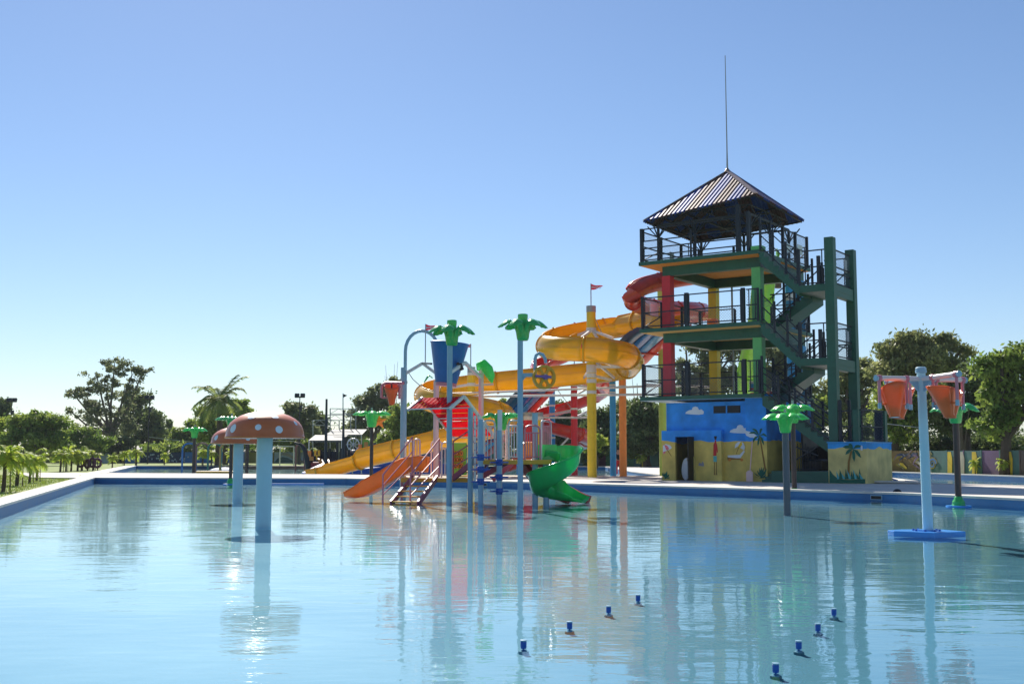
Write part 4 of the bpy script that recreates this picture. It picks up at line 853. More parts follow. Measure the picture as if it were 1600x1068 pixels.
# loop railings
def loop_rail(px0, px1, Y, z0, h, m, nb=3, Y1=None, r=.026):
    Y1 = Y1 or Y; a = Vector((XY(px0, Y), Y, z0)); b = Vector((XY(px1, Y1), Y1, z0)); u = (b - a).normalized(); rr = min(.13, (b - a).length * .3); Z = Vector((0, 0, 1)); mb = MB()
    mb.tube([a + Z * .02, a + Z * (h - rr), a + Z * (h - rr * .3) + u * rr * .3, a + Z * h + u * rr, b + Z * h - u * rr, b + Z * (h - rr * .3) - u * rr * .3, b + Z * (h - rr), b + Z * .02], r, 8)
    mb.tube([a + Z * .1, b + Z * .1], r * .8, 6)
    if nb > 1: mb.tube([a + Z * (h - rr - .08), b + Z * (h - rr - .08)], r * .8, 6)
    for i in range(nb): p = a.lerp(b, (i + 1) / (nb + 1)); mb.tube([p + Z * .1, p + Z * (h - (rr + .08 if nb > 1 else 0.02))], r * .7, 6)
    return mb.build('loop_railing', m, pg, smooth=True)
loop_rail(633, 646, 36.9, ZL, 1.15, 'white_metal', 1); loop_rail(647, 656, 36.0, ZL, 1.2, 'pink_white', 1)
loop_rail(674, 690, 36.9, ZL, 1.15, 'pink_white', 2); loop_rail(690, 706, 35.7, ZL, 1.1, 'white_metal', 2)
loop_rail(741, 757, 35.3, ZU, 1.15, 'white_metal', 2, 34); loop_rail(774, 792, 35.2, ZU, 1.15, 'white_metal', 2); loop_rail(795, 812, 33.3, ZU, 1.15, 'white_metal', 3)
loop_rail(820, 844, 33.3, ZU, 1.0, 'pink', 5); loop_rail(846, 861, 33.4, ZU, 1.15, 'white_metal', 0, 35); loop_rail(848, 860, 33.9, ZU, 1.15, 'pink', 4)
loop_rail(790, 812, 35.4, ZU, 1.05, 'pink_white', 4); loop_rail(756, 773, 33.3, ZU - .2, 1.35, 'white_metal', 2)
# perforated white posts with orange dots
for px in (742, 748):
    x = XY(px, 33.6); MB().box((x, 33.6, 1.35), (.07, .05, 1.9)).build('punched_post', 'white_metal', pg)
    for k in range(9): MB().cyl((x, 33.57, .7 + .2 * k), (x, 33.56, .7 + .2 * k), .018, n=8).build('hole', 'pink', pg)
# climbing poles with blue steps
def steps(px, Y, ys, m='deep_blue'):
    for k, py in enumerate(ys):
        c = Vector((XY(px, Y), Y, W(px, py, Y).z)); mb = MB(); mb.lathe(c - Vector((0, 0, .09)), [(.10, 0), (.105, .18)], 14)
        for j in range(4):
            a = j * math.pi / 2 + .35; d = Vector((math.cos(a), math.sin(a), 0)); s = Vector((-d.y, d.x, 0)); mb.box(c + d * .15, (.22, .15, .04), d, s)
        mb.build('climbing_step', m, pg, bevel=.008)
steps(751, 32.6, (714, 733, 752)); steps(780, 33.0, (722, 745, 767))
MB().cyl((XY(780, 33.0), 32.99, FZ), (XY(780, 33.0), 32.99, W(780, 672, 33).z), .077, n=14).build('pole_sleeve', 'pale_blue', pg, smooth=True)
# roof: two slatted planes on a white frame
rr0 = W(725, 619, 33.8); rdir = Vector((-.80, .60, 0)); sdir_r = Vector((.60, .80, 0)); LR = 1.62
Rt = [rr0 + rdir * LR * t for t in (0, 1)]; dR = Vector((sdir_r.x * 1.45, sdir_r.y * 1.45, -1.15)); dL = Vector((-sdir_r.x * .62, -sdir_r.y * .62, -.36))
def roof_plane(dv, n, nm, m_=6, gp=.97):
    for i in range(n):
        t0 = (i + .05) / n; t1 = (i + .93) / n; 
        for k in range(m_):     # each board is a run of short tiles with gaps
            a = Rt[0] + rdir * LR * (k + .02) / m_; b = Rt[0] + rdir * LR * (k + gp) / m_; nn = (rdir.cross(dv)).normalized() * .012
            MB().hexa([a + dv * t0 - nn, b + dv * t0 - nn, b + dv * t1 - nn, a + dv * t1 - nn, a + dv * t0 + nn, b + dv * t0 + nn, b + dv * t1 + nn, a + dv * t1 + nn]).build('roof_slat', 'roof_slat_red', rfm)
rfm = MB()
for q in Rt: rfm.bar(q, q + dR * 1.04, .055, .09); rfm.bar(q, q + dL * 1.04, .055, .09)
for t in (0, .25, .5, .75, 1): rfm.bar(Rt[0] + dR * t - Vector((0, 0, .03)), Rt[1] + dR * t - Vector((0, 0, .03)), .035)
rfm.bar(Rt[0] + dL * 1.0, Rt[1] + dL * 1.0, .035); rfm = rfm.build('playground_roof', 'white_metal', pg)
roof_plane(dR, 5, 'r'); roof_plane(dL, 2, 'l', 9, .66)
# tic-tac-toe panel
Yt = 36.9; xg0, xg1 = XY(699, Yt), XY(729, Yt); zg1 = W(700, 692, Yt).z
pn = MB(); pn.box(((xg0 + xg1) / 2, Yt, (ZL + zg1) / 2 + .02), (xg1 - xg0, .03, zg1 - ZL)); pn = pn.build('game_panel', 'tictac_green', pg, 'lime noughts-and-crosses panel', bevel=.01)
for i in range(3):
    for j in range(3):
        c = W(708.5 + 6.3 * i, 708 + 9.6 * j, Yt); 
        MB().cyl(c + Vector((0, -.05, -.075)), c + Vector((0, -.05, .075)), .058, n=10).build('game_roller', 'slide_orange', pn, smooth=True)
        mk = MB(); f = Vector((0, -.112, 0))
        if (i + 2 * j) % 3 == 2 or (i, j) == (2, 0): mk.bar(c + f + Vector((-.035, 0, -.05)), c + f + Vector((.035, 0, .05)), .014, .01); mk.bar(c + f + Vector((.035, 0, -.05)), c + f + Vector((-.035, 0, .05)), .014, .01)
        else: mk.tube([c + f + Vector((.036 * math.cos(t), 0, .05 * math.sin(t))) for t in [2 * math.pi * k / 12 for k in range(13)]], .007, 4)
        mk.build('game_mark', 'black', pn)
# spinner wheel on the tall pole
hw = W(850, 589, 31.8); mb = MB(); n = 40; rad = .335
nrm = Vector((.35, -.93, 0)).normalized(); ux = Vector((-nrm.y, nrm.x, 0)); uz = Vector((0, 0, 1))
def wp(a, r, f): return hw + ux * (r * math.cos(a)) + uz * (r * math.sin(a)) + nrm * f
for f in (.05, -.05):
    for s in range(6):
        a0 = s * math.pi / 3; K = 8; lo, hi = .22, .78
        def ring(r): return [wp(a0 + math.pi / 3 * t / K, r, f) for t in range(K + 1)]
        def hole(kk, rin): # boundary of tear-shaped cut
            out = []
            for t in range(K + 1):
                q = t / K; out.append(wp(a0 + math.pi / 3 * (lo + (hi - lo) * q), rin, f))
            return out
        mb.grid([ring(rad), ring(rad * .80)]); mb.grid([ring(rad * .36), ring(.02)])
        e1 = [wp(a0 + math.pi / 3 * q, r, f) for q, r in ((0, rad * .36), (0, rad * .80))]
        g1 = [wp(a0 + math.pi / 3 * .20, rad * .80, f), wp(a0 + math.pi / 3 * .15, rad * .6, f), wp(a0 + math.pi / 3 * .30, rad * .36, f)]
        mb.add([wp(a0, rad * .36, f), wp(a0, rad * .6, f), wp(a0, rad * .80, f)] + g1, [(0, 1, 4, 5), (1, 2, 3, 4)])
        g2 = [wp(a0 + math.pi / 3 * .80, rad * .80, f), wp(a0 + math.pi / 3 * .85, rad * .6, f), wp(a0 + math.pi / 3 * .70, rad * .36, f)]
        mb.add([wp(a0 + math.pi / 3, rad * .36, f), wp(a0 + math.pi / 3, rad * .6, f), wp(a0 + math.pi / 3, rad * .80, f)] + g2, [(0, 1, 4, 5), (1, 2, 3, 4)])
mb.grid([[wp(2 * math.pi * k / 40, rad, .05) for k in range(41)], [wp(2 * math.pi * k / 40, rad, -.05) for k in range(41)]])
mat('wheel_gold', (.66, .36, .02), .4, dirt=.1)
wh = mb.build('spinner_wheel', 'wheel_gold', pg, 'yellow six-hole spinner wheel')
MB().bar(hw - ux * .3 + nrm * .12 + uz * .02, hw + ux * .16 + nrm * .12 + uz * .0, .06).build('hub_bar', 'violet', wh)
MB().cyl(hw - nrm * .05, hw + nrm * .14, .07, n=14).build('hub', 'violet', wh)
mb = MB(); pA = W(836, 592, 31.8); mb.tube([pA, W(836, 561, 31.8), W(837.5, 555, 31.8), W(842, 551.5, 31.8), W(848, 553.5, 31.8), W(852, 561, 31.8), W(852.5, 567, 31.8)], .045, 8); mb.build('wheel_pipe', 'pale_blue', pg, smooth=True)
MB().bar(W(813, 586, 31.8), W(838, 585, 31.8), .085, .1).build('wheel_arm', 'pale_blue', pg)
MB().add([W(814, 598, 31.8), W(814, 586, 31.8), W(824, 586, 31.8)], [(0, 1, 2)]).build('gusset', 'pale_blue', pg, solid=.03)
# generic trough sweep ---------------------------------------------------------
def sweep(pts, prof_fn, up=Vector((0, 0, 1))):
    rows = []; m = len(pts)
    for i in range(m):
        p = v3(pts[i][:3]); d = (v3(pts[min(i + 1, m - 1)][:3]) - v3(pts[max(i - 1, 0)][:3])).normalized()
        s = d.cross(up).normalized(); u = s.cross(d).normalized()      # s points to the right of travel
        rows.append([p + s * a + u * b for a, b in prof_fn(i, pts)])
    return rows
# orange slide off the lower platform
P = spline([(*W(668, 737, 36.1),), (*W(648, 736, 36.1),), (*W(628, 742, 36.0),), (*W(606, 757, 36.0),), (*W(584, 770, 36.1),), (*W(565, 776, 36.2),), (*W(548, 777, 36.4),)], .12)
def prof_or(i, pts):
    t = i / (len(pts) - 1); h = .46 * (1 - max(0, t - .75) * 2.6) ; w = .34
    return [(-w - .05, h), (-w, h), (-w * .97, h * .35), (-w * .8, .04), (-w * .4, 0), (0, 0), (w * .4, 0), (w * .8, .04), (w * .97, h * .35), (w, h), (w + .05, h)]
MB().grid(sweep(P, prof_or)).build('orange_slide', 'slide_orange', pg, 'short orange slide', smooth=True, solid=.03)
MB().cyl(W(628, 752, 36.1), (XY(628, 36.1), 36.1, FZ), .04, n=8).build('slide_leg', 'pink', pg)
# spiral green slide
cx, cy = XY(866, 33.2), 33.2
raw = [(XY(846, 33.6), 33.75, ZU + .02), (XY(858, 33.6), 33.8, ZU + .0)]
for k in range(0, 15):
    t = k / 14; dg = 70 - 375 * t; a = R(dg); rad = .43
    zz = float(np.interp(-dg, [-70, 0, 90, 180, 270, 330], [.97, .80, .36, .02, -.12, -.15]))
    raw.append((cx + .02 + rad * math.cos(a), cy + rad * math.sin(a) + .1, zz))
raw += [(cx + .55, cy + .42, WZ + .08), (cx + .86, cy + .25, WZ + .06)]
P = spline(raw, .10)
def prof_sp(i, pts):
    n = len(pts); t = i / (n - 1); lo = .40 * min(1, max(.25, (1 - t) * 6)); k = min(1, max(0, (t - .08) * 8)) * min(1, max(0, (1.02 - t) * 7)); ho = lo + .14 * k; w = .29
    # travelling clockwise: outer wall is on the left
    return [(-w - .08, ho), (-w - .03, ho + .015), (-w, ho * .8), (-w * .92, ho * .35), (-w * .7, .06), (-w * .35, 0), (0, -.01), (w * .35, 0), (w * .7, .05), (w * .9, lo * .35), (w * .95, lo * .6), (w, lo * .7)]
MB().grid(sweep(P, prof_sp)).build('spiral_slide', 'slide_green', pg, 'glossy green spiral slide', smooth=True, solid=.03)
MB().box((XY(853, 33.5), 33.55, ZU + .23), (.62, .04, .45)).build('slide_entry_side', 'slide_green', pg, bevel=.01)
MB().cyl((XY(853, 33.6), 33.6, FZ), (XY(853, 33.6), 33.6, ZU - .03), .085, n=12).build('post', 'pale_blue', pg, smooth=True)
# twin worn red slides behind the spiral
for k, dx in enumerate((0, .58)):
    P = spline([(XY(800, 34.9) + dx, 34.9, ZU), (XY(809, 34.9) + dx, 34.9, ZU - .1), (XY(828, 34.8) + dx, 34.8, .42), (XY(846, 34.5) + dx, 34.7, .08), (XY(868, 34.3) + dx, 34.5, -.14), (XY(888, 34.3) + dx, 34.4, WZ - .02)], .15)
    MB().grid(sweep(P, lambda i, p: [(-.3, .2), (-.27, .2), (-.26, .03), (-.13, 0), (0, 0), (.13, 0), (.26, .03), (.27, .2), (.3, .2)])).build('red_slide', 'red_worn', pg, 'worn red straight slide', smooth=True, solid=.03)
MB().box((XY(828, 34), 34.3, ZU + .30), (.5, .5, .5)).build('seat_block', 'slide_orange', pg, bevel=.12)
# pennants -------------------------------------------------------------------
def pennant(px, Y, py_foot, py_top, label, side=1, L=.5):
    x = XY(px, Y); zf = W(px, py_foot, Y).z; zt = W(px, py_top, Y).z; o = root('pennant_flag', label, 'flag', (x, Y, zf), 'maroon pennant flags'); ORG[o.name] = Vector((x, Y, zf))
    MB().cyl((x, Y, zf - .02), (x, Y, zt), .018 * Y / 36, n=6).build('staff', 'grey_metal', o)
    h = L * .50; rows = []
    for i in range(9):
        t = i / 8; hh = h * (1 - t) ** .9 + .012; zz = zt - h * .5 - .06 * math.sin(t * 5) * L; rows.append([(x + side * L * t, Y + .05 * math.sin(t * 7) * L * t, zz + hh / 2), (x + side * L * t, Y + .05 * math.sin(t * 7 + .5) * L * t, zz - hh / 2)])
    fl = MB().grid(rows).build('flag', 'flag_red', o, smooth=True)
    cu = bpy.data.curves.new('lettering', 'FONT'); cu.body = 'auqop'; cu.size = L * .33; cu.offset = L * .006; cu.extrude = .001; cu.align_y = 'CENTER'; cu.materials.append(M['paint_white'])
    t = bpy.data.objects.new('lettering', cu); link(t, fl); t.location = ((.04 * L if side > 0 else -.80 * L), -.05 * L - .02, (zt - zf) - h * .52 - .01); t.rotation_euler = (math.pi / 2, 0, 0)
    bpy.context.view_layer.update(); me_ = bpy.data.meshes.new_from_object(t.evaluated_get(bpy.context.evaluated_depsgraph_get())); t2 = bpy.data.objects.new('lettering', me_); link(t2, fl); t2.location = t.location; t2.rotation_euler = t.rotation_euler; bpy.data.objects.remove(t); t2.name = 'lettering'
    return o
pennant(663.5, 36.6, 567, 506, 'maroon pennant flag on the bucket frame under the arching pipe', 1, .38)
pennant(735, 58.5, 580, 537, 'maroon pennant flag pointing left, right of the big blue bucket', -1, .36)

# ------------------------------------------------------------------ big slides
def arc_split(pts, L):
    out = [[pts[0]]]; acc = 0
    for a, b in zip(pts[:-1], pts[1:]):
        out[-1].append(b); acc += float(np.linalg.norm(np.array(b[:3]) - np.array(a[:3])))
        if acc > L: out.append([b]); acc = 0
    if len(out[-1]) < 3 and len(out) > 1: out[-2] += out.pop()[1:]
    return out
def tube_slide(rt, path, r, m, sec_len=2.4, hi=1.15, lo=.12, name='slide_section', flange=True, close=None, hi_f=None):
    pts = spline(path, .2); n = len(pts); xy = np.array([p[:2] for p in pts]); cur = np.zeros(n)
    for i in range(n):
        a = xy[max(0, i - 5)]; b = xy[i]; c = xy[min(n - 1, i + 5)]; u = b - a; w = c - b
        cr = u[0] * w[1] - u[1] * w[0]; cur[i] = cr / (np.linalg.norm(u) * np.linalg.norm(w) + 1e-6) / max(.3, (np.linalg.norm(u) + np.linalg.norm(w)) / 2)
    ks = np.convolve(np.pad(cur, 8, mode='edge'), np.ones(17) / 17, 'valid')
    segs = arc_split(list(range(n)) and [tuple(p[:3]) + (i,) for i, p in enumerate(pts)], sec_len)
    def angs(i):
        k = float(np.clip(ks[int(i)] * 3.0, -1, 1))     # >0 turning left: outer wall on the right
        eR = lo + (hi - lo) * max(0, k); eL = lo + (hi - lo) * max(0, -k)
        if hi_f: eL, eR = hi_f(int(i) / n, eL, eR)
        return eL, eR
    def pf(scale):
        def f(i, ps):
            eL, eR = angs(ps[i][3]); a0 = math.pi + (-eL); a1 = 2 * math.pi + eR; out = []
            K = 18
            a0 = math.pi - eL
            for q in range(K + 1):
                a = a0 + (a1 - a0) * q / K; out.append((r * scale * math.cos(a), r * scale * math.sin(a)))
            c0 = out[0]; c1 = out[-1]
            return [(c0[0] - .07, c0[1] + .0)] + out + [(c1[0] + .07, c1[1])]
        return f
    for s in segs:
        o = MB().grid(sweep(s, pf(1.0))).build(name, m, rt, smooth=True, solid=.03)
        if flange and len(s) > 3:
            MB().grid(sweep(s[:2] if len(s) < 4 else [s[0], tuple(.6 * np.array(s[0]) + .4 * np.array(s[1]))], pf(1.075))).build('joint_flange', m, o, smooth=True, solid=.05)
            # side seams at mid height
            for sg_ in (-1, 1):
                rows = sweep(s, lambda i, ps: [(sg_ * r, 0), (sg_ * (r + .06), 0)]); MB().grid(rows).build('seam', m, o, solid=.03)
    return pts
def seg(L): return [(*W(px, py, Y),) for px, py, Y in L]
ys = root('yellow_slide', 'long yellow body slide coiling round the yellow pillar down to the back pool', 'water slide', (4.0, 58.5, 0))
ypath = [(1055, 492, 56.5), (1020, 499, 57.8), (975, 508, 59.8), (925, 516, 61.0), (885, 525, 60.6), (862, 534, 59.2), (858, 541, 57.5), (880, 544, 56.2), (925, 546, 55.7), (968, 552, 56.2), (986, 562, 57.8), (978, 573, 59.8), (940, 580, 61.4), (890, 585, 62.2), (820, 592, 63.0), (750, 599, 63.4), (700, 606, 63.2), (672, 613, 61.8), (668, 622, 60.0), (695, 630, 58.8), (740, 637, 58.6), (775, 645, 59.6), (790, 654, 61.4), (778, 664, 63.2), (740, 674, 64.4), (690, 685, 65.2), (640, 697, 66.0), (590, 709, 67.0), (545, 721, 68.0), (510, 731, 68.8), (488, 736, 69.4)]
def hif(t, eL, eR):
    k = 1 if t < .97 else .5
    if .35 < t < .58: eL = max(eL, 1.0 * min(1, (t - .35) * 30, (.58 - t) * 30))
    if .54 < t < .70: eR = max(eR, 1.1 * min(1, (t - .54) * 30, (.70 - t) * 30))
    if t < .075: eL = max(eL, .9)
    if t > .77: return (.25 * k, min(1.0, .25 + 0) * k) if t > .93 else (.95, .2)
    return eL, eR
tube_slide(ys, seg(ypath), .60, 'slide_yellow', 2.6, 1.2, .12, hi_f=hif)
rs = root('red_slide', 'red enclosed corkscrew slide leaving the tower behind its red column', 'water slide', (4.0, 66, 0))
rpath = [(1110, 428, 57), (1075, 432, 57.2), (1040, 438, 57), (1008, 446, 56.4), (990, 457, 55.8), (990, 470, 56.2), (1012, 480, 58), (1050, 484, 60), (1085, 485, 62), (1100, 488, 65), (1080, 492, 68), (1030, 499, 70), (980, 508, 72), (930, 530, 73), (880, 556, 73), (850, 566, 72), (842, 574, 70.5), (870, 583, 68), (915, 590, 67), (942, 600, 69), (938, 613, 72), (900, 629, 74), (865, 640, 74.5), (845, 649, 73), (848, 658, 70.5), (865, 666, 68), (900, 676, 67.5), (918, 684, 69.5), (905, 693, 72), (860, 702, 74), (820, 716, 75.5), (790, 728, 76)]
tube_slide(rs, seg(rpath), .44, 'slide_red', 2.4, .7, .10, hi_f=lambda t, l, r_: (1.3, 1.3) if t < .22 else (l, r_))
ml = root('racing_slide', 'steep four-lane racing slide in blue and red dropping behind the yellow coil', 'water slide', (0, 66, 0))
cp = spline(seg([(1058, 512, 58), (1030, 524, 59), (1006, 545, 60.5), (985, 566, 61.5), (960, 578, 63), (925, 584, 65), (880, 590, 66.5), (848, 610, 67.5), (822, 636, 68.5), (796, 664, 69.5), (768, 692, 70.5), (742, 713, 71.5), (722, 724, 72.5)]), .3)
for k, m_ in enumerate(('shaded_blue', 'slide_blue', 'slide_light_blue', 'slide_red')):  # first lane: shade painted in as a darker blue
    off_ = -1.2 + .68 * k
    MB().grid(sweep([tuple(p) for p in cp], lambda i, ps: [(-off_ * -1 - .34 + 0, .30) if False else (off_ * 1 - .33, .28), (off_ - .31, .28), (off_ - .28, .04), (off_ - .14, 0), (off_, 0), (off_ + .14, 0), (off_ + .28, .04), (off_ + .31, .28), (off_ + .33, .28)])).build('lane', m_, ml, 'red outer lane' if k == 3 else None, smooth=True, solid=.03)
for i in range(10, len(cp) - 5, 14):
    p = v3(cp[i][:3]); d = (v3(cp[i + 1][:3]) - p).normalized(); s = d.cross(Vector((0, 0, 1))).normalized(); u = s.cross(d); MB().box(p - s * .18 - u * .06, (2.8, .08, .10), s, d, u).build('cross_rib', 'slide_red', ml)
# lime chute behind the tower
lm = root('lime_slide', 'steep lime-green free-fall chute behind the tower, seen from below', 'water slide', (12.2, 62, 0))
P = spline(seg([(1203, 404, 58.0), (1200, 420, 58.8), (1196, 452, 60), (1190, 500, 61.5), (1180, 545, 63), (1170, 590, 64.5), (1163, 630, 66.5), (1158, 665, 69), (1152, 700, 72), (1148, 722, 76)]), .3)
for s_ in arc_split([tuple(p) for p in P], 2.8):
    o = MB().grid(sweep(s_, lambda i, ps: [(-.62, .42), (-.56, .42), (-.52, .1), (-.3, -.12), (0, -.17), (.3, -.12), (.52, .1), (.56, .42), (.62, .42)], Vector((0, -1, .2)).normalized() * -1)).build('slide_section', 'slide_lime', lm, smooth=True, solid=.03)
    MB().grid(sweep([s_[0], s_[1]], lambda i, ps: [(-.62, .3), (-.56, .05), (-.3, -.17), (0, -.22), (.3, -.17), (.56, .05), (.62, .3)], Vector((0, -1, .2)).normalized() * -1)).build('joint_flange', 'slide_lime', o, solid=.03)
MB().tube([W(1216, 440, 62), W(1216, 450, 62)], .18, 8).build('bracket', 'brown_roof', lm)
# pillars
def pillar(px, Y, top, r, m, label, collars=(), arms=()):
    x = XY(px, Y); zt = W(px, top, Y).z; o = root('slide_pillar', label, 'pillar', (x, Y, -.02), 'coloured slide pillars')
    MB().cyl((x, Y, -.5), (x, Y, zt), r, n=24).build('shaft', m, o, smooth=True)
    MB().cyl((x, Y, zt - .02), (x, Y, zt + .30), r * 1.06, n=24).build('pillar_cap', 'grey_metal', o, smooth=True)
    for a, b in collars: MB().cyl((x, Y, W(px, b, Y).z), (x, Y, W(px, a, Y).z), r * 1.07, n=24).build('collar', 'white_metal', o, smooth=True)
    for (py0, ex, ey, eY) in arms:
        a = Vector((x, Y, W(px, py0, Y).z)); b = W(ex, ey, eY); MB().bar(a, b, .09, .12).build('support_arm', 'white_metal', o)
    return o
pillar(925, 58.4, 487, .235, 'column_yellow', 'tall yellow slide pillar carrying a pennant at its top', [(512, 520), (556, 566), (570, 582), (583, 590), (592, 598), (610, 615)],
       [(516, 905, 530, 56.4), (516, 958, 528, 56.8), (516, 900, 524, 60.5), (559, 866, 553, 57.8), (561, 975, 573, 56.8), (573, 984, 573, 57.5), (573, 912, 590, 61.5), (586, 955, 593, 60.5), (560, 960, 590, 59.8), (512, 952, 560, 56.6)])
pillar(958, 61.6, 588, .165, 'column_blue', 'blue slide pillar between the yellow and the orange one', [(600, 603), (612, 614)])
pillar(973.5, 60.8, 588, .195, 'column_orange', 'orange slide pillar nearest the painted building', [(602, 606)])
pillar(897.5, 66.5, 588, .19, 'column_red', 'red slide pillar left of the tall yellow one', [(600, 604), (614, 619), (637, 640), (651, 654)], [(640, 845, 650, 70), (618, 930, 600, 68), (652, 925, 640, 69), (640, 868, 646, 72), (602, 935, 606, 67)])
pillar(863, 72, 610, .18, 'column_blue', 'slim blue slide pillar with pink bands, left of the red one', [(632, 635), (645, 648), (682, 685)])
pillar(736, 60.8, 582, .20, 'column_yellow', 'yellow slide pillar rising behind the red slatted roof', [(582, 586), (598, 603), (618, 622)], [(600, 700, 606, 62), (602, 770, 600, 62.5), (620, 690, 628, 60), (620, 780, 650, 60.5)])
pillar(826, 66, 652, .30, 'column_red', 'thick red slide pillar behind the pink railing', [(650, 656)]); pillar(842, 66, 652, .24, 'column_yellow', 'short yellow slide pillar behind the pink railing', [(650, 656)])
pillar(812, 66, 655, .18, 'column_blue', 'short blue slide pillar behind the tall palm pole', [(655, 660)])
o = root('slide_pillar', 'lime-green pillar standing behind the left edge of the tower', 'pillar', (XY(1036, 62), 62, -.02), 'coloured slide pillars'); x = XY(1036, 62)
MB().cyl((x, 62, -.1), (x, 62, W(1036, 448, 62).z), .20, n=20).build('shaft', 'column_lime', o, smooth=True); MB().cyl((x, 62, W(1036, 480, 62).z), (x, 62, W(1036, 476, 62).z), .22, n=20).build('collar', 'pink_white', o)
o = root('slide_pillar', 'blue pillar seen between the upper stair flights', 'pillar', (XY(1241, 60), 60, -.02), 'coloured slide pillars'); x = XY(1241, 60)
MB().cyl((x, 60, -.1), (x, 60, W(1241, 436, 60).z), .27, n=20).build('shaft', 'column_blue', o, smooth=True); MB().cyl((x, 60, W(1241, 470, 60).z), (x, 60, W(1241, 458, 60).z), .29, n=20).build('collar', 'white_metal', o)
pennant(925, 58.4, 487, 443, 'maroon pennant flag on top of the tall yellow pillar', 1, .62); pennant(898, 66.5, 588, 503, 'lower maroon pennant flag left of the tall yellow pillar', 1, .58)
# long horizontal pipes and guy wires
for (a, b, r, lab) in ((W(648, 617, 60), W(1045, 602, 59), .055, 'upper long white pipe tying the slide pillars'), (W(740, 619, 59.5), W(1004, 616, 58.5), .06, 'lower long white pipe tying the slide pillars'), (W(1004, 600, 61), W(1125, 605, 61), .05, 'white pipe running behind the tower railing'), (W(800, 652, 66), W(925, 652, 66), .06, 'white pipe above the thick red pillar')):
    single(MB().cyl(a, b, r, n=8), 'tie_pipe', 'white_metal', lab, 'pipe', 'white pipes between the slide pillars')
single(MB().cyl(W(930, 497, 58.4), W(942, 524, 60), .02, n=5), 'guy_wire', 'grey_metal', 'thin guy wire from the top of the yellow pillar', 'wire'); single(MB().cyl(W(872, 610, 66), W(893, 638, 66.4), .02, n=5), 'guy_wire', 'grey_metal', 'thin slanting wire left of the red pillar', 'wire')
for k, (px0, py0, px1, py1, Y) in enumerate(((873, 700, 888, 684, 66), (858, 712, 884, 702, 67), (836, 700, 862, 700, 69))):
    single(MB().bar(W(px0, py0, Y), W(px1, py1, Y), .10), 'slide_brace', 'white_metal', ['slanting white brace left of the red pillar foot', 'lower white brace below the red corkscrew', 'short level white brace under the red corkscrew'][k], 'brace')

# ------------------------------------------------------------------ the tower
ang0 = .612; TU = Vector((math.cos(ang0), -math.sin(ang0), 0)); TV = Vector((math.sin(ang0), math.cos(ang0), 0)); TA = Vector((5.81, 52.32, 0))
LU, LV = 5.85, 6.2; Z1, Z2, Z3 = 3.745, 6.84, 9.93; ZZ = Vector((0, 0, 1))
def tp_(u, v, z): return TA + TU * u + TV * v + ZZ * z
tw = root('slide_tower', 'three-deck slide tower with painted base, green stairs and corrugated pyramid roof', 'tower', tuple(tp_(LU / 2, LV / 2, 0)))
def tbox(u0, u1, v0, v1, z0, z1, name, m, par=None, mb=None, **k):
    q = mb or MB(); q.box(tp_((u0 + u1) / 2, (v0 + v1) / 2, (z0 + z1) / 2), (u1 - u0, v1 - v0, z1 - z0), TU, TV)
    return q if mb else q.build(name, m, par or tw, **k)
# building: walls with a door opening
def on_front(px, py, v):      # sight line meets the vertical plane v = const
    r = ray(px, py); o_ = Vector((0, 0, CAMZ)) - TA; t = -(o_.dot(TV) - v) / r.dot(TV); p = o_ + r * t; return p.dot(TU), p.z
VF, VA = .60, .30
ua0 = on_front(1034, 700, VA)[0]; ud0 = on_front(1055, 700, VA)[0]; ud1 = on_front(1083, 700, VA)[0]; ua1 = on_front(1127, 700, VA)[0]
zan = on_front(1080, 672, VA)[1]; zdt = on_front(1070, 682, VA)[1]; uf0 = on_front(1041, 640, VF)[0]; up0 = on_front(1168, 640, VF)[0]; up1 = on_front(1197, 640, .35)[0]
tbox(ua0, ud0, VA, VA + .15, 0, zan, 'annex_wall', 'wall_mural'); tbox(ud1, ua1, VA, VA + .15, 0, zan, 'annex_wall', 'wall_mural'); tbox(ud0, ud1, VA, VA + .15, zdt, zan, 'annex_wall', 'wall_mural')
tbox(ua0, ua0 + .15, VA + .15, 2.4, 0, zan, 'annex_wall', 'wall_mural'); tbox(ua0 + .15, ua1, VA + .15, VF, zan - .15, zan - .003, 'annex_roof', 'wall_mural')
tbox(ua1 - .15, ua1, VA + .15, VF, 0, zan - .15, 'annex_wall', 'wall_mural')
tbox(uf0, up0, VF, VF + .15, zan - .1, Z1 - .28, 'front_wall', 'wall_mural'); tbox(ua1 - .15, up0, VF, VF + .15, 0, zan - .1, 'front_wall', 'wall_mural')
tbox(uf0, uf0 + .15, VF + .15, 5.6, zan - .1, Z1 - .28, 'side_wall', 'wall_mural'); tbox(ua0, 5.2, 5.6, 5.75, 0, Z1 - .28, 'back_wall', 'wall_mural'); tbox(ua0, ua0 + .15, 2.4, 5.6, 0, Z1 - .28, 'side_wall', 'wall_mural')
tbox(up0, up1, .35, 1.1, 0, Z1 - .02, 'corner_pier', 'wall_mural'); tbox(up1 - .15, up1, 1.1, 5.6, 0, Z1 - .28, 'side_wall', 'wall_mural')
tbox(uf0 + .1, 5.1, 2.5, 2.6, 0, zan, 'inner_wall', 'black')  # painted black to imitate the unlit room behind the doorway
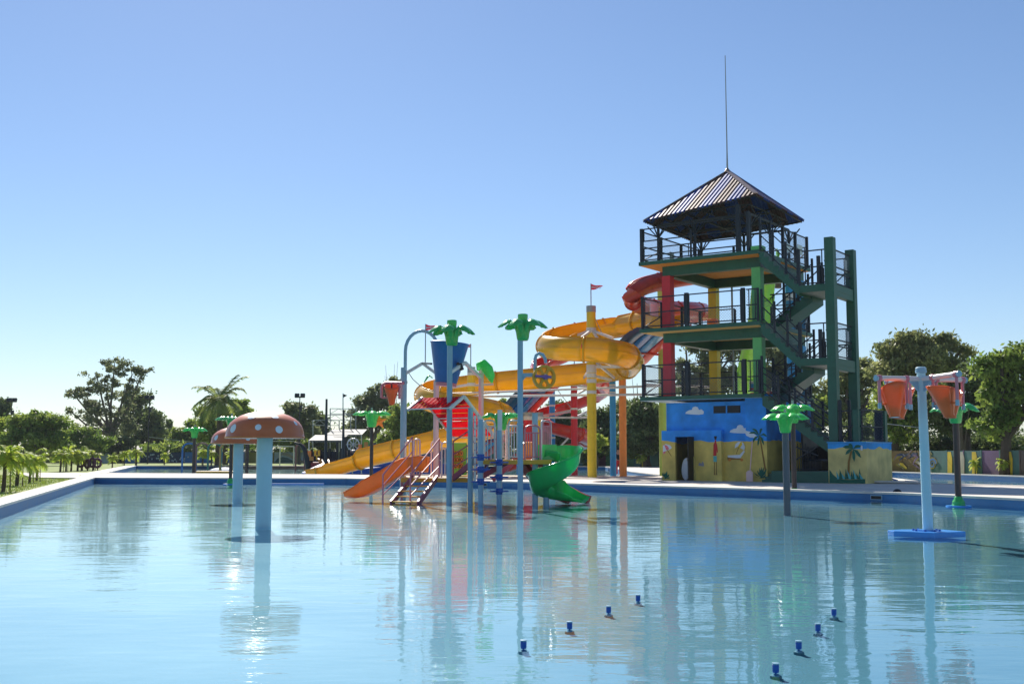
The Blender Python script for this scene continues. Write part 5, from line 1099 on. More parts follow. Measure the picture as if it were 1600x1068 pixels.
# open door leaf, surfboard-like white board inside the doorway
du = ud1 - ud0
mb = MB(); mb.box(tp_(ud1 + .02, VA - .28, zdt / 2 + .02), (.05, .55, zdt - .04), TU, TV); mb.build('door', 'black', tw, 'dark door standing open')
tbox(ud1 + .05, ud1 + .13, VA - .08, VA - .0, 0, zdt * .55, 'door_edge_strip', 'block_yellow'); MB().cyl(tp_(ud1 - .02, VA - .54, zdt * .5), tp_(ud1 - .1, VA - .54, zdt * .5), .03, n=8).build('door_handle', 'white_metal', tw)
sb = MB(); c = tp_(ud0 + du * .36, VA + .35, 0); rows = []
prof = [(.02, .0), (.13, .12), (.19, .3), (.20, .5), (.16, .72), (.09, .9), (.02, .98)]
for r_, z in prof: rows.append([c + TU * (r_ * math.cos(a)) + TV * (.05 * r_ / .2 * math.sin(a)) + ZZ * z for a in [2 * math.pi * k / 16 for k in range(17)]])
sb.grid(rows); single(sb, 'bodyboard', 'paint_white', 'pale pointed board standing in the dark doorway', 'board', smooth=True)
# vent
uv0, zv1 = on_front(1115, 634, VF); uv1, zv0 = on_front(1157, 644.5, VF)
vt = tbox(uv0, uv1, VF - .02, VF - .002, zv0, zv1, 'vent', 'black')  # flat black sheet stands in for the darkness inside the slots
for k in range(3):
    zz = zv0 + (zv1 - zv0) * (k + .5) / 3; tbox(uv0 + .03, (uv0 + uv1) / 2 - .03, VF - .045, VF - .021, zz - .022, zz + .022, 'slat', 'rail_navy', vt); tbox((uv0 + uv1) / 2 + .03, uv1 - .03, VF - .045, VF - .021, zz - .022, zz + .022, 'slat', 'rail_navy', vt)
tbox((uv0 + uv1) / 2 - .03, (uv0 + uv1) / 2 + .03, VF - .05, VF - .021, zv0, zv1, 'mullion', 'wall_mural', vt)
# paintings on the wall (flat paint)
def paint(pts, m, name, v, lift=.006):
    P = [];
    for px, py in pts: u, z = on_front(px, py, v); P.append(tp_(u, v - lift, max(.01, z)))
    return MB().poly(P).build(name, m, tw)
def disc(px, py, rx, ry, n=14, a0=0, a1=2 * math.pi): return [(px + rx * math.cos(a0 + (a1 - a0) * k / n), py + ry * math.sin(a0 + (a1 - a0) * k / n)) for k in range(n + (0 if a1 - a0 > 6 else 1))]
def cloud(x, y, s, v):
    paint([(x - 15 * s, y + 3 * s), (x - 14 * s, y), (x - 9 * s, y - 2.5 * s), (x - 5 * s, y - 3 * s), (x - 3.5 * s, y - 7 * s), (x + .5 * s, y - 8.5 * s), (x + 4.5 * s, y - 7 * s), (x + 6 * s, y - 3 * s), (x + 10 * s, y - 4 * s), (x + 14 * s, y - .5 * s), (x + 13 * s, y + 3.5 * s), (x + 6 * s, y + 4.5 * s), (x - 6 * s, y + 4 * s)], 'paint_white', 'painted_cloud', v)
cloud(1086, 643, 1.0, VF); cloud(1156, 672, 1.05, VF)
paint([(1163, 672), (1172, 674), (1181, 679), (1184, 684), (1172, 683), (1166, 680)], 'paint_white', 'painted_cloud', .35)
def ppalm(tx, ty, bx_, by_, s, v, trunk='paint_trunk', fr=((-20, -4), (-14, 14), (-3, 20), (8, 18), (14, 2), (4, -13), (-14, -12))):
    paint([(tx - 1, ty), (tx + 1, ty), (bx_ + 1.6, by_), (bx_ - 1.2, by_)], trunk, 'painted_palm_trunk', v, .007)
    for k, (dx, dy) in enumerate(fr):
        dx *= s; dy *= s; L = math.hypot(dx, dy); nx, ny = -dy / L, dx / L; w = 2.0 * s; bend = -3.5 * s
        a = (tx, ty); b = (tx + dx * .5 + 0, ty + dy * .5 + bend); c_ = (tx + dx, ty + dy)
        pts = [a, (b[0] + nx * w, b[1] + ny * w), (tx + dx * .8 + nx * w * .9, ty + dy * .8 + bend * .5 + ny * w * .9), c_, (tx + dx * .8 - nx * w * .7, ty + dy * .8 + bend * .5 - ny * w * .7), (b[0] - nx * w, b[1] - ny * w)]
        paint(pts, 'paint_dark_green', 'painted_frond', v, .009 + .0015 * k)
ppalm(1187, 680, 1196, 735, .85, .35)
def pbush(x, y, w, h, v, n=9, seed=1, m='paint_dark_green'):
    r = random.Random(seed)
    for k in range(n):
        a = -math.pi * (k + .5) / n; L = h * r.uniform(.6, 1); ex, ey = x + math.cos(a) * w * r.uniform(.6, 1), y + math.sin(a) * L; paint([(x - w * .35 + w * .7 * k / n, y), ((x + ex) / 2 - 2, (y + ey) / 2), (ex, ey), ((x + ex) / 2 + 2, (y + ey) / 2 + 1)], m, 'painted_leaf', v, .012 + .001 * k)
pbush(1190, 747, 14, 22, .35, 9, 2); pbush(1040, 747.5, 9, 16, VA, 7, 3)
# lounger with parasol
paint([(1137, 711), (1156, 710), (1162, 703), (1164, 705), (1157, 715), (1138, 716)], 'paint_white', 'painted_lounger', VF); paint([(1136.5, 714), (1160, 716), (1160, 718), (1137, 718)], 'paint_trunk', 'painted_lounger_frame', VF, .008)
for x in (1140, 1159): paint(disc(x, 718, 2.6, 2.2, 8), 'paint_orange', 'painted_wheel', VF, .010)
paint([(1148, 700), (1149, 694), (1153, 690), (1158, 689), (1162, 692), (1164, 698), (1163, 703), (1158, 700), (1153, 697)], 'paint_white', 'painted_parasol', VF, .008); paint([(1153, 697), (1158, 689), (1159, 690), (1160, 694), (1156, 700)], 'paint_yellow', 'painted_parasol_stripe', VF, .010); paint([(1154, 698), (1155, 698), (1151, 709), (1150, 709)], 'paint_trunk', 'painted_parasol_pole', VF, .010)
# standing painted man in red shirt
paint(disc(1118, 684, 1.8, 2.6, 10), 'paint_black', 'painted_head', VA, .008); paint([(1115.5, 683), (1120.5, 683), (1120, 681), (1116, 681)], 'paint_black', 'painted_hat', VA, .010)
paint([(1115, 694), (1117, 690), (1117, 687), (1119, 687), (1119, 690), (1120.5, 694), (1122, 706), (1120.5, 707), (1120, 702), (1119.5, 711.5), (1114.5, 711.5)], 'paint_red', 'painted_shirt', VA, .009)
paint([(1114.6, 712), (1120, 712), (1120.2, 721), (1115, 721)], 'paint_cyan', 'painted_shorts', VA, .009)
for x in (1116, 1119): paint([(x, 721), (x + 1, 721), (x + 1.3, 739), (x + 2, 741.5), (x - .6, 741.5), (x - .2, 739)], 'paint_trunk', 'painted_leg', VA, .009)
paint([(1091, 727), (1093, 722), (1096, 724), (1098, 720), (1100, 724), (1100, 728)], 'paint_grey', 'painted_shell', VA)
# red and white parasol painted by the door
paint([(1036, 696), (1040, 693), (1047, 695), (1050, 699), (1046, 702), (1041, 704), (1036, 708)], 'paint_white', 'painted_parasol', VA); paint([(1038, 694), (1043, 696), (1046, 701), (1041, 703)], 'paint_pink', 'painted_parasol_stripe', VA, .009); paint([(1042, 702), (1043, 701.5), (1049.5, 712), (1048.8, 712.5)], 'paint_trunk', 'painted_parasol_pole', VA, .009); paint([(1036, 706), (1040, 704), (1040, 707), (1037, 709)], 'paint_pink', 'painted_parasol_stripe', VA, .011)
# skimmer net / broad shovel leaning at the wall
u, _ = on_front(1173, 740, .1); mb = MB(); mb.cyl(tp_(u - .02, .05, .3), tp_(u + .04, .25, 1.75), .022, n=8); mb.box(tp_(u - .02, .02, .22), (.30, .04, .40), TU, TV); mb.box(tp_(u - .02, .02, .44), (.18, .04, .08), TU, TV)
single(mb, 'shovel', 'pink_white', 'pale broad shovel with white handle leaning on the sand-coloured wall', 'shovel', bevel=.015)

# slabs, beams, columns
for z, ceil_ in ((Z1, None), (Z2, 'ceiling_cream'), (Z3, 'ceiling_orange')):
    tbox(0, LU, 0, LV, z - .17, z, 'deck_slab', 'tower_green', bevel=.01)
    if ceil_:
        tbox(.06, LU - .06, .06, LV - .06, z - .183, z - .1705, 'ceiling', ceil_)
        b0, b1_ = .98, LV - .35; c0_, c1_ = .80, LU - .28
        tbox(c0_, c1_, b0 - .17, b0 + .17, z - .62, z - .184, 'beam', 'tower_green'); tbox(c0_, c1_, b1_ - .17, b1_ + .17, z - .62, z - .184, 'beam', 'tower_green')
        tbox(c0_, c0_ + .34, b0 + .17, b1_ - .17, z - .62, z - .184, 'beam', 'tower_green'); tbox(c1_ - .34, c1_, b0 + .17, b1_ - .17, z - .62, z - .184, 'beam', 'tower_green')
tbox(0, LU, 0, LV, Z1 - .182, Z1 - .1705, 'ceiling', 'pale_blue')
for (u, v, m) in ((.99, .98, 'column_red'), (LU - .47, .98, 'tower_light_green'), (.99, LV - .35, 'column_yellow'), (LU - .47, LV - .35, 'column_blue')):
    for z0, z1 in ((Z1, Z2 - .62), (Z2, Z3 - .62)): tbox(u - .21, u + .21, v - .21, v + .21, z0 + .001, z1 - .001, 'column', m, bevel=.012)
for z0, z1 in ((Z1, Z2 - .18), (Z2, Z3 - .18)): MB().cyl(tp_(1.9, LV - .2, z0), tp_(1.9, LV - .2, z1), .05, n=8).build('drain_pipe', 'grey_metal', tw)

# railings ------------------------------------------------------------------
def mesh_fill(mb, a, b, zb, zt, sp=.13, r=.0045):
    """diamond wire between base points a,b (z included) from +zb to +zt above them"""
    L = (b - a).length; H = zt - zb
    if L < .2 or H < .1: return
    u = (b - a) / L
    k = -H
    def P(s, h): return a + u * s + ZZ * (zb + h)
    while k < L:
        s0, h0 = (k, 0) if k >= 0 else (0, -k); s1, h1 = (k + H, H) if k + H <= L else (L, L - k)
        if s1 - s0 > .03:
            for (p, q) in ((P(s0, h0), P(s1, h1)), (P(L - s0, h0), P(L - s1, h1))):
                d = (q - p).normalized(); n_ = d.cross(TV if abs(u.dot(TU)) > .5 else TU).normalized() * r; m2 = d.cross(n_).normalized() * r
                mb.add([p + n_, p - n_ * .5 + m2, p - n_ * .5 - m2, q + n_, q - n_ * .5 + m2, q - n_ * .5 - m2], [(0, 1, 4, 3), (1, 2, 5, 4), (2, 0, 3, 5)])
        k += sp
def rail_bay(a, b, h=1.40, rails=(1, .52, .08), mesh=True, posts=True, brace=False, t=.05, fill=None):
    a = v3(a); b = v3(b); u = (b - a).normalized(); mb = MB(); hu = Vector((u.x, u.y, 0)).normalized()
    for k in rails: mb.bar(a + ZZ * h * k, b + ZZ * h * k, t)
    a2 = a + hu * .12; b2 = b - hu * .12
    if abs(a.z - b.z) < .01: mb.bar(a2 + ZZ * h * rails[-1], a2 + ZZ * h, t * .8); mb.bar(b2 + ZZ * h * rails[-1], b2 + ZZ * h, t * .8)
    if brace: mb.bar(a2 + ZZ * h * .08, b2 + ZZ * h * .52, t * .8)
    o = mb.build('railing', 'rail_navy', tw)
    if mesh: mw = MB(); mesh_fill(mw, a, b, h * (fill[0] if fill else rails[-1]), h * (fill[1] if fill else 1)); mw.build('wire_mesh', 'wire', o, kind='stuff')
    return o
def rpost(p, h=1.5, w=.11, name='railing_post', dz=0): p = v3(p); return MB().box(p + ZZ * (h / 2 + dz), (w, w, h), TU, TV).build(name, 'rail_navy', tw)
E_ = .12
for z in (Z1, Z2, Z3):
    L3 = z == Z3; h = 1.42
    fu = [E_, 2.35, 5.05]
    if not L3:
        for u in fu[1:]: rpost(tp_(u, E_, z), 1.5, .16)
        rpost(tp_(E_, E_, z), 1.5, .11)
        for i in range(2): rail_bay(tp_(fu[i], E_, z), tp_(fu[i + 1], E_, z), h, fill=(.08, 1) if z == Z1 and i == 0 else (.08, .50), mesh=not (z == Z2 and i == 0))
        rpost(tp_(LU - E_, E_, z), 1.45, .09); rail_bay(tp_(5.2, E_, z), tp_(LU - E_, E_, z), h)
    else:
        rpost(tp_(E_, E_, z), 1.55, .14)
        rpost(tp_(4.9, E_, z), 2.1, .18); rpost(tp_(5.35, E_, z), 1.75, .13); rpost(tp_(2.6, E_, z), .0 + 1.25, .07)
        rail_bay(tp_(E_, E_, z), tp_(2.6, E_, z), .62, rails=(1, .45, .12), mesh=False); rail_bay(tp_(2.6, E_, z), tp_(4.9, E_, z), .62, rails=(1, .45, .12), mesh=False)
        rail_bay(tp_(E_ + 0, E_, z) + ZZ * .9, tp_(4.9, E_, z) + ZZ * .9, .62, rails=(1.0, .1), mesh=False)
    lv = [E_, 2.0, 4.1, LV - E_]
    for v in lv[1:]: rpost(tp_(E_, v, z), 1.45, .11)
    for i in range(3): rail_bay(tp_(E_, lv[i], z), tp_(E_, lv[i + 1], z), h, brace=(i % 2 == 0), mesh=(i != 1 or L3))
    bu = [E_, 2.0, 3.9, LU - E_]
    for u in bu[1:]: rpost(tp_(u, LV - E_, z), 1.4, .1)
    for i in range(3):
        if i == 1 and not L3: continue
        rail_bay(tp_(bu[i], LV - E_, z), tp_(bu[i + 1], LV - E_, z), 1.0 if L3 else h, mesh=False)
    rv = [3.1, 4.6, LV - E_]
    for v in rv: rpost(tp_(LU - E_, v, z), 1.5, .12)
    for i in range(2): rail_bay(tp_(LU - E_, rv[i], z), tp_(LU - E_, rv[i + 1], z), h, brace=True)
# small signs hung on the railings
def sign(u, v, z, w, h, alongU=True, label=''):
    o = MB().box(tp_(u, v, z), (w, h, .02) if False else (w, .02, h), TU if alongU else TV, TV if alongU else -TU).build('sign', 'paint_white', tw, label)
    MB().box(tp_(u, v, z) - (TV if alongU else TU) * .012, (w * .92, .006, h * .45), TU if alongU else TV, TV if alongU else -TU).build('sign_field', 'column_blue', o)
    MB().box(tp_(u, v, z - h * .33) - (TV if alongU else TU) * .012, (w * .92, .006, h * .2), TU if alongU else TV, TV if alongU else -TU).build('sign_band', 'paint_red', o)
sign(LU - E_, 3.5, Z3 + .62, .9, .42, False, 'blue and red notice on the stair-side railing'); sign(LU - E_, 5.2, Z3 + .75, .6, .45, False); sign(E_, 3.1, Z3 + .65, .42, .5, False); sign(E_, 5.0, Z3 + .5, .42, .45, False)
sign(E_ + .02, 1.2, Z2 + 1.0, .8, .55, False, 'small blue notice on the left railing'); sign(3.0, LV - .2, Z1 + .7, .55, .45, True)
MB().box(tp_(LU - .15, .35, Z3 + .10), (.5, .5, .2), TU, TV).build('post_foot', 'tower_light_green', tw, bevel=.03)
for (u, v, z, m, w) in ((1.3, 3.4, Z3 + .12, 'slide_red', .5), (2.0, 3.6, Z3 + .10, 'tower_light_green', .7), (1.6, 4.4, Z2 + .35, 'slide_orange', .5), (4.1, 4.2, Z1 + .12, 'slide_orange', 1.1), (5.5, 2.6, Z1 + .08, 'paint_red', .6)):
    MB().box(tp_(u, v, z), (w, .4, .3 if z > Z3 or z < Z2 else .9), TU, TV).build('slide_entrance', m, tw, bevel=.08)

# stairs --------------------------------------------------------------------
ZL2, ZL1 = 8.21, 5.13; UN = 8.92; US = 7.6
def flight(u0, z0, u1, z1, v0, v1, n, par=tw):
    """concrete flight from (u0,z0) to (u1,z1); z0 upper end"""
    w = v1 - v0; d = Vector((u1 - u0, 0, z1 - z0)); th = .30
    a = tp_(u0, (v0 + v1) / 2, z0); b = tp_(u1, (v0 + v1) / 2, z1); dd = (b - a).normalized(); nn = dd.cross(TV).normalized(); nn = nn if nn.z > 0 else -nn
    MB().hexa([tp_(u0, v0, z0 - .52), tp_(u0, v1, z0 - .52), tp_(u1, v1, z1 - .42), tp_(u1, v0, z1 - .42), tp_(u0, v0, z0 - .16), tp_(u0, v1, z0 - .16), tp_(u1, v1, z1 - .06), tp_(u1, v0, z1 - .06)]).build('stair_flight', 'tower_green', par)
    su = (u1 - u0) / n; sz = (z1 - z0) / n
    for i in range(n):
        z = z0 + sz * i; ua = u0 + su * i; ub = u0 + su * (i + 1)
        tbox(min(ua, ub) + .003, max(ua, ub) - .003, v0 + .002, v1 - .002, z + sz * 1.9 - .05, z + sz * .62, 'step', 'tower_green')
for (zt, zl, zb) in ((Z3, ZL2, Z2), (Z2, ZL1, Z1)):
    flight(LU - .45 + .46, zt, US, zl, .05, 1.40, 8); flight(US, zl, LU - .3, zb, 1.60, 2.95, 8)
    tbox(US, UN + .15, .05, 2.95, zl - .30, zl, 'landing', 'tower_green', bevel=.01)
    # landing rails: right side mesh, near post cluster
    c1 = tp_(UN, .25, zl); c2 = tp_(UN, 2.75, zl); rail_bay(c1, c2, 1.5, rails=(1, .52, .35, .06)); sg = MB().box(tp_(UN - .06, 2.3, zl + 1.0), (.30, .02, .55), TV, TU).build('sign', 'paint_white', tw)
    rail_bay(tp_(US + .15, .12, zl), tp_(UN - .2, .12, zl), 1.45, rails=(1, .52, .05), mesh=False, brace=True)
    rail_bay(tp_(US + .1, 2.88, zl), tp_(UN - .2, 2.88, zl), 1.45, rails=(1, .52, .05), mesh=False, brace=True)
    for u in (US - .02, US + .85): rpost(tp_(u, .12, zl - .1), 1.65 if u < US + .5 else 1.3, .13)
    MB().box(tp_(US + .95, .2, zl + .35), (.18, .14, .7), TU, TV).build('post_box', 'rail_navy', tw)
    # flight rails
    n = 3
    for (ua, za, ub, zb_, vv) in ((LU + .05, zt, US, zl, .12), (US, zl, LU - .2, zb, 1.66), (US, zl, LU - .2, zb, 2.88)):
        for i in range(n):
            t0, t1 = i / n, (i + 1) / n; p = tp_(ua + (ub - ua) * t0, vv, za + (zb_ - za) * t0); q = tp_(ua + (ub - ua) * t1, vv, za + (zb_ - za) * t1)
            rail_bay(p, q, 1.15, rails=(1, .55, .12), mesh=(vv == .12 and i != 1), t=.042); rpost(p, 1.38, .085)
    rail_bay(tp_(LU - E_, 1.5, zb), tp_(LU + .9, 1.5, zb), 1.3, rails=(1, .5, .08), mesh=False, brace=True)
ZB = 1.62
flight(LU + .02, Z1, 8.75, ZB, .05, 1.40, 11)
for vv in (.12, 1.36):
    for i in range(4):
        t0, t1 = i / 4, (i + 1) / 4; p = tp_(LU + (8.75 - LU) * t0, vv, Z1 + (ZB - Z1) * t0); q = tp_(LU + (8.75 - LU) * t1, vv, Z1 + (ZB - Z1) * t1)
        rail_bay(p, q, 1.15, rails=(1, .78, .4, .12), mesh=(i % 2 == 0), t=.042); rpost(p, 1.25 if i else 1.6, .085)
# stair tower columns
for v in (.22, 2.78):
    tbox(UN - .19, UN + .19, v - .19, v + .19, ZB, Z3 + (.22 if v < 1 else .05), 'stair_column', 'tower_green', bevel=.012)
for zl in (ZL2, ZL1): tbox(UN - .15, UN + .15, .41, 2.59, zl - .50, zl - .302, 'stair_beam', 'tower_green')
# base block, plinth and steps
BU0, BU1, BV0, BV1 = 8.80, 10.38, -.32, 2.95
tbox(BU0, BU1, BV0, BV1, 0, ZB, 'stair_block', 'wall_mural_right', bevel=.01)
tbox(BU0 - .03, BU1 + .03, BV0 - .03, BV1, ZB, ZB + .05, 'block_coping', 'column_blue')
tbox(6.35, BU0 - .003, -.30, 1.5, 0, .47, 'plinth', 'tower_green'); tbox(up1, BU0 - .003, 1.5, 3.2, 0, .46, 'plinth', 'tower_green')
for k in range(4): tbox(up1 + .02, 6.347, -.30 + .36 * k, 1.5, .118 * k, .118 * (k + 1) - .001, 'entry_step', 'tower_green')
tbox(up1, 6.85, 3.2, 3.35, 0, Z1 - .5, 'recess_wall', 'wall_mural'); tbox(6.852, BU0, 3.2, 3.35, 0, 1.5, 'recess_wall', 'black'); tbox(7.0, 7.08, 1.45, 3.2, .46, 2.2, 'gate', 'black')  # black recess wall imitates the dark opening under the stairs
mb = MB()
for k in range(9): u = 6.95 + .11 * k; mb.bar(tp_(u, .9, .47), tp_(u, .9, 1.62 if k < 5 else 1.62 - .12 * (k - 4)), .025)
mb.bar(tp_(6.9, .9, .55), tp_(7.95, .9, .55), .04); mb.bar(tp_(6.9, .9, 1.5), tp_(7.95, .9, 1.1), .05); mb.bar(tp_(6.9, .9, .9), tp_(7.95, .9, 1.5), .05); mb.build('gate', 'rail_navy', tw)
rpost(tp_(6.88, .85, .47), 1.9, .1)
tbox(7.0, 7.9, 1.5, 2.9, .47, .95, 'stored_bags', 'black', bevel=.1)
# railings on the block
rpost(tp_(9.2, .12, ZB), 1.75, .11); rpost(tp_(9.45, .5, ZB), 1.75, .11)
rail_bay(tp_(9.1, .12, ZB), tp_(9.7, .12, ZB), 1.3, mesh=False, brace=True)
tbox(9.75, 9.98, .0, .35, ZB, ZB + 1.35, 'railing_pier', 'tower_green'); tbox(10.2, 10.34, 2.3, 2.6, ZB, ZB + 1.35, 'railing_pier', 'tower_green')
rail_bay(tp_(10.0, .2, ZB), tp_(10.27, 2.3, ZB), 1.35, rails=(1, .5, .08)); rail_bay(tp_(9.6, 3.1, ZB), tp_(10.2, 2.6, ZB), 1.35, rails=(1, .5, .08))
tbox(9.9, 10.18, 2.45, 2.8, ZB + .05, ZB + 1.3, 'gate', 'rail_navy')
# paint on the block: palm, shrubs, green edge
def bpaint(pts, m, name, lift=.008):
    P = []
    for px, py in pts: u, z = on_front(px, py, BV0); P.append(tp_(u, BV0 - lift, max(.01, min(z, ZB - .01 if name != 'painted_palm_frond' else z))))
    return MB().poly(P).build(name, m, tw)
bpaint([(1296, 733), (1302, 741), (1310, 748), (1326, 749), (1352, 748), (1352, 755), (1296, 755)], 'paint_dark_green', 'painted_ground')
bpaint([(1329, 703), (1332, 704), (1328, 722), (1327.5, 744), (1324, 744), (1324.5, 722)], 'paint_trunk', 'painted_trunk', .011)
for k, (dx, dy) in enumerate(((-16, -3), (-12, 9), (2, 20), (13, 14), (13, -5), (-7, -8))):
    L = math.hypot(dx, dy); nx, ny = -dy / L, dx / L; w = 2.3; tx, ty = 1333, 701
    bpaint([(tx, ty), (tx + dx * .4 + nx * w, ty + dy * .4 - 2 + ny * w), (tx + dx * .75 + nx * w, ty + dy * .75 - 1 + ny * w), (tx + dx, ty + dy), (tx + dx * .7 - nx * w, ty + dy * .7 - 1 - ny * w), (tx + dx * .4 - nx * w, ty + dy * .4 - 2 - ny * w)], 'paint_dark_green', 'painted_frond', .012 + .0015 * k)
r_ = random.Random(4)
for k in range(13):
    x0 = 1308 + 3.1 * k; bpaint([(x0, 748), (x0 + 2.2 * math.sin(k * 1.9) - 1, 735 + 4 * math.sin(k * 2.7)), (x0 + 4.5, 748)], 'paint_dark_green' if k % 3 else 'paint_cyan', 'painted_leaf', .022 + .001 * k)
bpaint([(1345, 703), (1345, 697), (1346.5, 695), (1348, 697), (1348, 703)], 'paint_white', 'painted_bottle', .012)

# roof ----------------------------------------------------------------------
RC = tp_(3.0, 2.80, 0); EH = 2.72; ZE, ZP = 12.12, 14.25
AP = RC + TU * .22 + ZZ * ZP; KR = 13
rf = MB()
corner = [RC + TU * (-EH + .05) + TV * (-EH) + ZZ * (ZE - .28), RC + TU * EH + TV * (-EH) + ZZ * (ZE + .26), RC + TU * EH + TV * EH + ZZ * ZE, RC - TU * EH + TV * EH + ZZ * (ZE - .42)]
roof = MB()
for i in range(4): roof.cyl(corner[i], AP, .05, n=6)
roof = roof.build('roof_frame', 'truss_dark', tw)
def roof_face(c0, c1, face):
    e = (c1 - c0); L = e.length; e = e / L; mid = (c0 + c1) / 2; up = AP - mid; SL = up.length; up = up / SL; nn = e.cross(up).normalized(); nn = nn if nn.z > 0 else -nn
    nr = 24; w = L / nr; sheet_w = 3
    for s0 in range(0, nr, sheet_w):
        mb = MB()
        for k in range(s0, min(nr, s0 + sheet_w)):
            for (f0, f1, h0, h1) in ((0, .28, 0, 0), (.28, .42, 0, .07), (.42, .86, .07, .07), (.86, 1, .07, 0)):
                a = (k + f0) * w; b = (k + f1) * w
                la = SL * (1 - abs(a - L / 2) / (L / 2)); lb = SL * (1 - abs(b - L / 2) / (L / 2)); ov = .12
                pa = c0 + e * a + nn * h0; pb = c0 + e * b + nn * h1; mb.add([pa - up * ov, pb - up * ov, pb + up * max(0, lb), pa + up * max(0, la)], [(0, 1, 2, 3)])
        mcol = 'brown_roof' if (s0 // sheet_w + face) % 2 else 'steel_blue_roof'
        mb.build('roof_sheet', mcol, roof, solid=.008)
for i in range(4): roof_face(corner[i], corner[(i + 1) % 4], i)
for i in range(4):
    d = (AP - corner[i]).normalized(); s = d.cross(ZZ).normalized(); MB().bar(corner[i] + ZZ * .07 - d * .1, AP + ZZ * .09, .22, .035).build('ridge_cap', 'ridge_tin' if i in (0, 1) else 'steel_blue_roof', roof)
mb = MB(); mb.cyl(AP, AP + ZZ * 1.0, .05, .03, 8); mb.cyl(AP + ZZ * 1.0, W(1133, 87, (AP).y), .03, .018, 8)
mb.build('lightning_rod', 'grey_metal', tw); MB().lathe(AP, [(.16, 0), (.1, .12), (.04, .2)], 10).build('finial', 'ridge_tin', tw)
# underside truss
zt_ = ZE - .12
def q_(a, b): return RC + TU * a + TV * b
IN = 2.25
for (a, b) in (((-IN, -IN), (IN, -IN)), ((IN, -IN), (IN, IN)), ((IN, IN), (-IN, IN)), ((-IN, IN), (-IN, -IN)), ((-IN, 0), (IN, 0)), ((0, -IN), (0, IN))):
    A_, B_ = q_(*a) + ZZ * (zt_ - .35), q_(*b) + ZZ * (zt_ - .35); mb = MB(); mb.bar(A_, B_, .07, .09); mb.bar(A_ + ZZ * .42, B_ + ZZ * .42, .05)
    for k in range(6):
        p = A_.lerp(B_, k / 6); q = A_.lerp(B_, (k + 1) / 6); mb.bar(p if k % 2 else p + ZZ * .42, q + ZZ * .42 if k % 2 else q, .035)
    mb.build('roof_truss', 'truss_dark', roof)
for k in range(4):
    for t in (.3, .6):
        i = k; A_ = corner[i].lerp(AP, t) - ZZ * .06; B_ = corner[(i + 1) % 4].lerp(AP, t) - ZZ * .06; MB().bar(A_, B_, .06).build('purlin', 'truss_dark', roof)
    MB().bar(corner[k] - ZZ * .05, corner[(k + 1) % 4] - ZZ * .05, .06).build('eave_bar', 'truss_dark', roof)
for (a, b) in ((-IN, -IN), (IN, -IN), (IN, IN), (-IN, IN), (0, IN), (-.4, -IN), (IN, 0)):
    p = q_(a, b); MB().box(p + ZZ * (Z3 + zt_ - .35) / 2, (.10, .10, zt_ - .35 - Z3), TU, TV).build('roof_post', 'rail_navy', tw)
    for s in ((.55, 0), (-.55, 0), (0, .55), (0, -.55)):
        if abs(a + s[0]) <= IN + .6 and abs(b + s[1]) <= IN + .6: MB().bar(p + ZZ * (zt_ - .95), p + TU * s[0] + TV * s[1] + ZZ * (zt_ - .35), .045).build('knee_brace', 'rail_navy', tw)

# ------------------------------------------------------------------ small things on the deck and pool edge
mb = MB(); p = G(1402, 768.5, 0); mb.lathe((p.x, p.y, -.01), [(.13, 0), (.125, .04), (.10, .08), (.05, .11), (.01, .115)], 20); single(mb, 'drain_dome', 'black', 'low black dome on the shaded deck before the stair block', 'dome', smooth=True)
# skimmer opening in the pool wall
p1 = Vector((9.9, 37.4, 0)); d = (Vector((11.7, 35.3, 0)) - Vector((7.9, 39.8, 0))).normalized()
def on_edge(px):
    a = Vector((7.9, 39.8)); b = Vector((11.7, 35.3)); s = (px - 800) / FPX; t = (s * a.y - a.x) / ((b.x - a.x) - s * (b.y - a.y)); q = a.lerp(b, t); return Vector((q.x, q.y, 0))
pa, pb = on_edge(1356), on_edge(1374); n_ = Vector((-d.y, d.x, 0)); n_ = n_ if n_.y < 0 else -n_
w = (pb - pa).length; c = (pa + pb) / 2 + n_ * .012; sk = root('skimmer_opening', 'small rectangular skimmer opening in the pool wall at right', 'skimmer', tuple(c - ZZ * .24))
MB().box(c - ZZ * .15, (w, .02, .15), d, n_).build('frame', 'pale_blue', sk); MB().box(c - ZZ * .15 + n_ * .014, (w * .86, .012, .10), d, n_).build('opening', 'black', sk)  # black plate on the frame stands in for the dark hollow
pa, pb = on_edge(1340), None
a = Vector((0, 49.4)); b = Vector((-8, 55.8)); s = (757 - 800) / FPX; t = (s * a.y - a.x) / ((b.x - a.x) - s * (b.y - a.y)); q = a.lerp(b, t); dd = (a - b).normalized(); dd = Vector((dd.x, dd.y, 0)); nn = Vector((-dd.y, dd.x, 0)); nn = nn if nn.y < 0 else -nn
c = Vector((q.x, q.y, 0)) + nn * .012; sk = root('skimmer_opening', 'small skimmer opening in the far pool wall behind the climbing poles', 'skimmer', tuple(c - ZZ * .24)); MB().box(c - ZZ * .14, (.36, .02, .14), dd, nn).build('frame', 'pale_blue', sk); MB().box(c - ZZ * .14 + nn * .014, (.3, .012, .09), dd, nn).build('opening', 'black', sk)  # again a black plate painted for the shade inside
